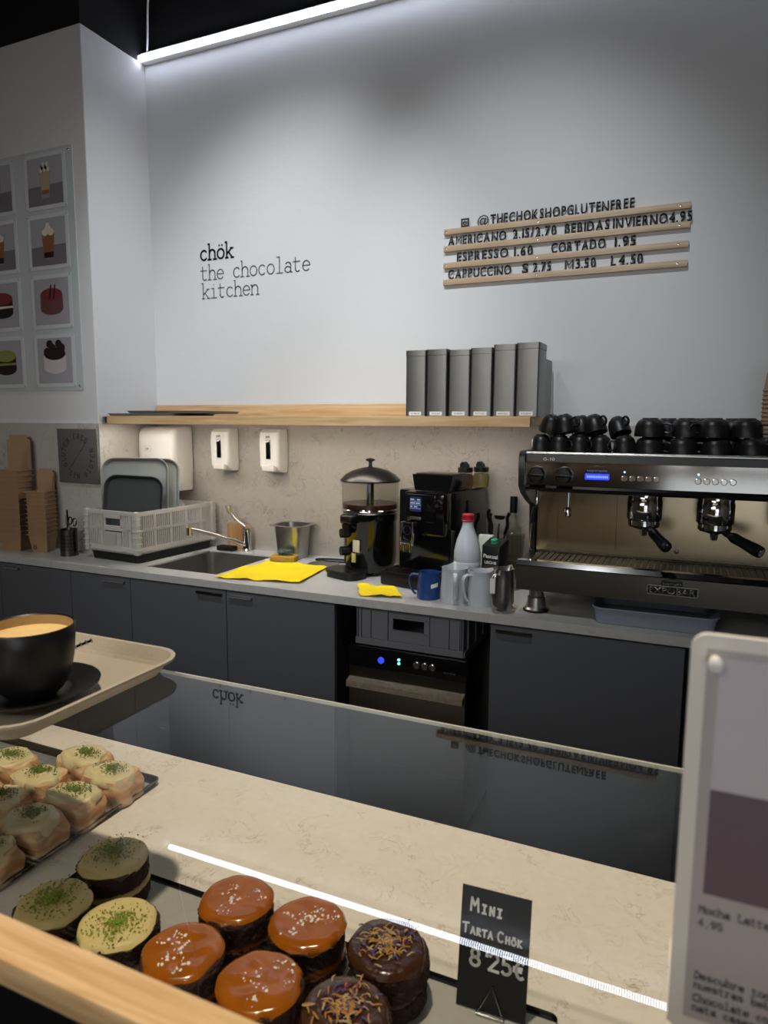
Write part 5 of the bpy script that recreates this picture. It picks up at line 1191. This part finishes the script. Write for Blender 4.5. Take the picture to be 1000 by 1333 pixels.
# bun tray
t = thing('bun_tray', 'dark metal tray of glazed buns on the marble counter at the left', 'tray', (-1.022, .700, ZT + .0003))
b = nb(); tray_bm(b, .224, .150, .008, .009, .002, .004, .0012); obj('tray', b, m_darksteel, t)
sheet(-1.236, -.806, .560, .842, ZT + .0022, .0012, mat('foil_paper', '#9a9d98', 0.35, 0.5, bump=.5, bump_scale=35), 'foil_sheet', 'crumpled silvery paper lining the bun tray', 'paper', 8)
m_bun = wood_mat('golden_bun_crust', '#dcc599', '#c98a55', 0.55, (26, 26, 60), 1.2)
m_icing = mat('bun_cream_icing', '#d3c291', 0.4, noise_scale=40, noise_amt=.08, bump=.35, bump_scale=60, sss=.1)
m_fill = mat('bun_orange_filling', '#c48452', 0.4)
def bun(x, y, seed, label, rz=0):
    t = thing('glazed_bun', label, 'bun', (x, y, ZT + .0040), rz, 'glazed buns in the tray')
    b = nb(); N, K = 48, 9; rings = []; hx, hy, H = .0465, .0345, .040
    for k in range(K + 1):
        f = k / K; ring = []
        for i in range(N):
            a = 2 * PI * i / N; ca, sa = math.cos(a), math.sin(a)
            p = (abs(ca) ** 4.5 + abs(sa) ** 4.5) ** (-1 / 4.5)
            s = 1 - .16 * max(0, f - .55) / .45 - .05 * (1 - f); n1 = noise.noise(Vector((ca * 2 + seed, sa * 2, f * 2.2 + seed)))
            ring.append(b.verts.new((p * ca * hx * s * (1 + .11 * n1), p * sa * hy * s * (1 + .11 * n1), H * f + .006 * n1 * f)))
        rings.append(ring)
    for k in range(K):
        for i in range(N):
            fc = b.faces.new((rings[k][i], rings[k][(i + 1) % N], rings[k + 1][(i + 1) % N], rings[k + 1][i]))
    b.faces.new(list(reversed(rings[0]))); b.faces.new(rings[-1]); obj('dough', b, m_bun, t, True, ang=70)
    ic = topping_bm(seed + 2, H - .004, .0430, .009, .22, .022, .0018)
    for v in ic.verts:
        v.co.y *= .80; v.co.z += .007 * noise.noise(Vector((v.co.x * 22 + seed, v.co.y * 22, seed)))
    obj('icing', ic, m_icing, t, True, ang=60)
    o = obj('pistachio_crumbs', crumbs_bm(seed, 520, .036, H + .0062, .0021, .0, .003, .6), mat('dark_pistachio_crumb', '#66762a', 0.8, noise_scale=300, noise_amt=.4), t); o['kind'] = 'stuff'
BN = [(-.918, .808, 41, 'glazed bun at the back of the tray beside the bare foil'), (-.836, .786, 42, 'glazed bun at the back right corner of the tray'), (-.934, .731, 43, 'glazed bun in the second row with orange filling showing'), (-.838, .713, 44, 'glazed bun at the right edge, second from the back corner'), (-1.030, .752, 45, 'glazed bun at the left photo edge beside the foil'), (-.934, .658, 46, 'glazed bun in the third row at the left photo edge'), (-.839, .640, 47, 'glazed bun at the right edge of the tray, third from the back'), (-.838, .5675, 48, 'glazed bun at the near right corner of the tray'), (-1.030, .680, 49, 'glazed bun cut by the left photo edge, behind the third row'), (-.934, .586, 50, 'glazed bun at the near edge of the tray, cut by the left photo edge')]
for x, y, sd, lab in BN: bun(x, y, sd, lab, random.uniform(-.06, .06))

# coffee on its tray
m_bt = mat('speckled_beige_tray', '#a99f8e', 0.5, noise_scale=350, noise_amt=.14)
t = thing('serving_tray', 'speckled beige serving tray with a cup of coffee, on the glass top', 'tray', (-.7400, .5530, ZG + .0003))
b = nb(); tray_bm(b, .140, .111, .024, .019, .013, .0085, .003); obj('tray', b, m_bt, t)
SX, SY = -.672, .524
t = thing('saucer', 'black saucer under the coffee cup on the beige tray', 'saucer', (SX, SY, ZG + .0034))
b = nb(); lathe(b, [(0, 0), (.032, 0), (.036, .002), (.060, .009), (.073, .0165), (.0735, .0182), (.070, .0175), (.055, .011), (.034, .0065), (.028, .0055), (0, .0055)], n=56); obj('saucer', b, m_blackm, t)
t = thing('coffee_cup', 'black cup of creamy coffee on the saucer in the foreground', 'cup', (SX + .004, SY - .002, ZG + .0092), math.radians(190))
b = nb(); lathe(b, [(0, 0), (.024, 0), (.0255, .002), (.034, .010), (.0415, .026), (.0455, .045), (.0475, .066), (.0480, .0815), (.0470, .0830), (.0455, .0815), (.0448, .066), (.043, .045), (.037, .022), (.022, .007), (0, .006)], n=64)
b.faces.ensure_lookup_table()
for f in b.faces[9 * 64:13 * 64]: f.material_index = 1
obj('body', b, [m_blackm, mat('tan_inner_glaze', '#a08658', 0.3)], t)
b = nb(); tube(b, [(.046, 0, .062), (.060, 0, .064), (.068, 0, .052), (.062, 0, .034), (.043, 0, .027)], .0045, 10, flat=.8); obj('handle', b, m_blackm, t)
b = nb(); lathe(b, [(.0440, .060), (.0449, .0705), (.030, .0711), (0, .0708)], n=56); obj('coffee', b, mat('coffee_crema', '#ecc98a', 0.35, noise_scale=45, noise_amt=.2, bump=.2, bump_scale=120), t)
t = thing('teaspoon', 'steel teaspoon resting on the saucer behind the cup', 'spoon', (-.728, .560, ZG + .016))
b = nb(); tube(b, [(-.010, -.028, .003), (.002, .002, .006), (.016, .034, .012), (.036, .070, .022)], .0032, 8, flat=.6); obj('handle', b, m_chrome, t)
b = nb()
for k in range(5): lathe(b, [(.0028, -.001), (.0036, .0), (.0028, .001)], n=10, mat4=axis_mat((.024 + .003 * k, .047 + .0058 * k, .0165 + .0014 * k), (.5, .8, .25)))
obj('beaded_end', b, m_chrome, t)
b = nb(); lathe(b, [(0, 0), (.008, .001), (.011, .004), (.010, .0045), (0, .0025)], n=20, cx=-.015, cy=-.038, cz=.001); obj('bowl', b, m_chrome, t)

# clear menu stand at the right
t = thing('menu_stand', 'frosted acrylic menu stand with a latte print, at the right edge in the foreground', 'menu stand', (.0815, .362, ZG + .0003))
b = nb(); prism(b, rrect(-.075, .075, .0, .2175, .008), 0, .004, 'XZ'); box(b, -.075, .075, .004, .065, 0, .004); obj('panel', b, mat('frosted_acrylic', '#e8e2d8', 0.3), t, False)
b = nb(); box(b, -.0675, .0675, -.0006, -.0002, .010, .2105); pp = obj('printed_sheet', b, mat('menu_paper', '#b7adac', 0.4), t, False)
b = nb(); box(b, -.062, .062, -.0008, -.0006, .082, .2065, mi=0); box(b, -.062, .062, -.0010, -.0008, .082, .1385, mi=1)
prism(b, [(.010, .100), (.040, .100), (.045, .185), (.005, .185)], -.0013, -.0010, 'XZ', 2); prism(b, [(.011, .104), (.039, .104), (.043, .165), (.007, .165)], -.0015, -.0013, 'XZ', 3)
obj('picture', b, [mat('menu_print_lavender', '#cbc1c8', 0.4), mat('menu_print_mauve', '#6b5a64', 0.4), pc['glass'], pc['coffee']], pp, False)
b = nb()
for txt, z in (('Mocha Latte', .0710), ('4,95', .0635), ('Descubre todas', .0335), ('nuestras bebidas', .0280), ('Chocolate con', .0205), ('nata casera', .0150)): type_line(b, txt, -.0635, z, .0042, -.0007, .00065, .0001, .70)
obj('printed_text', b, m_inkg, pp, False)
for x in (-.0640, .0640):
    b = nb(); lathe(b, [(.0028, 0), (.0028, .006), (.0034, .0065), (.0034, .0085), (.002, .0095), (0, .0095)], n=18, mat4=axis_mat((x, -.0006, .2050), (0, -1, 0))); obj('stud', b, m_whitep, t)
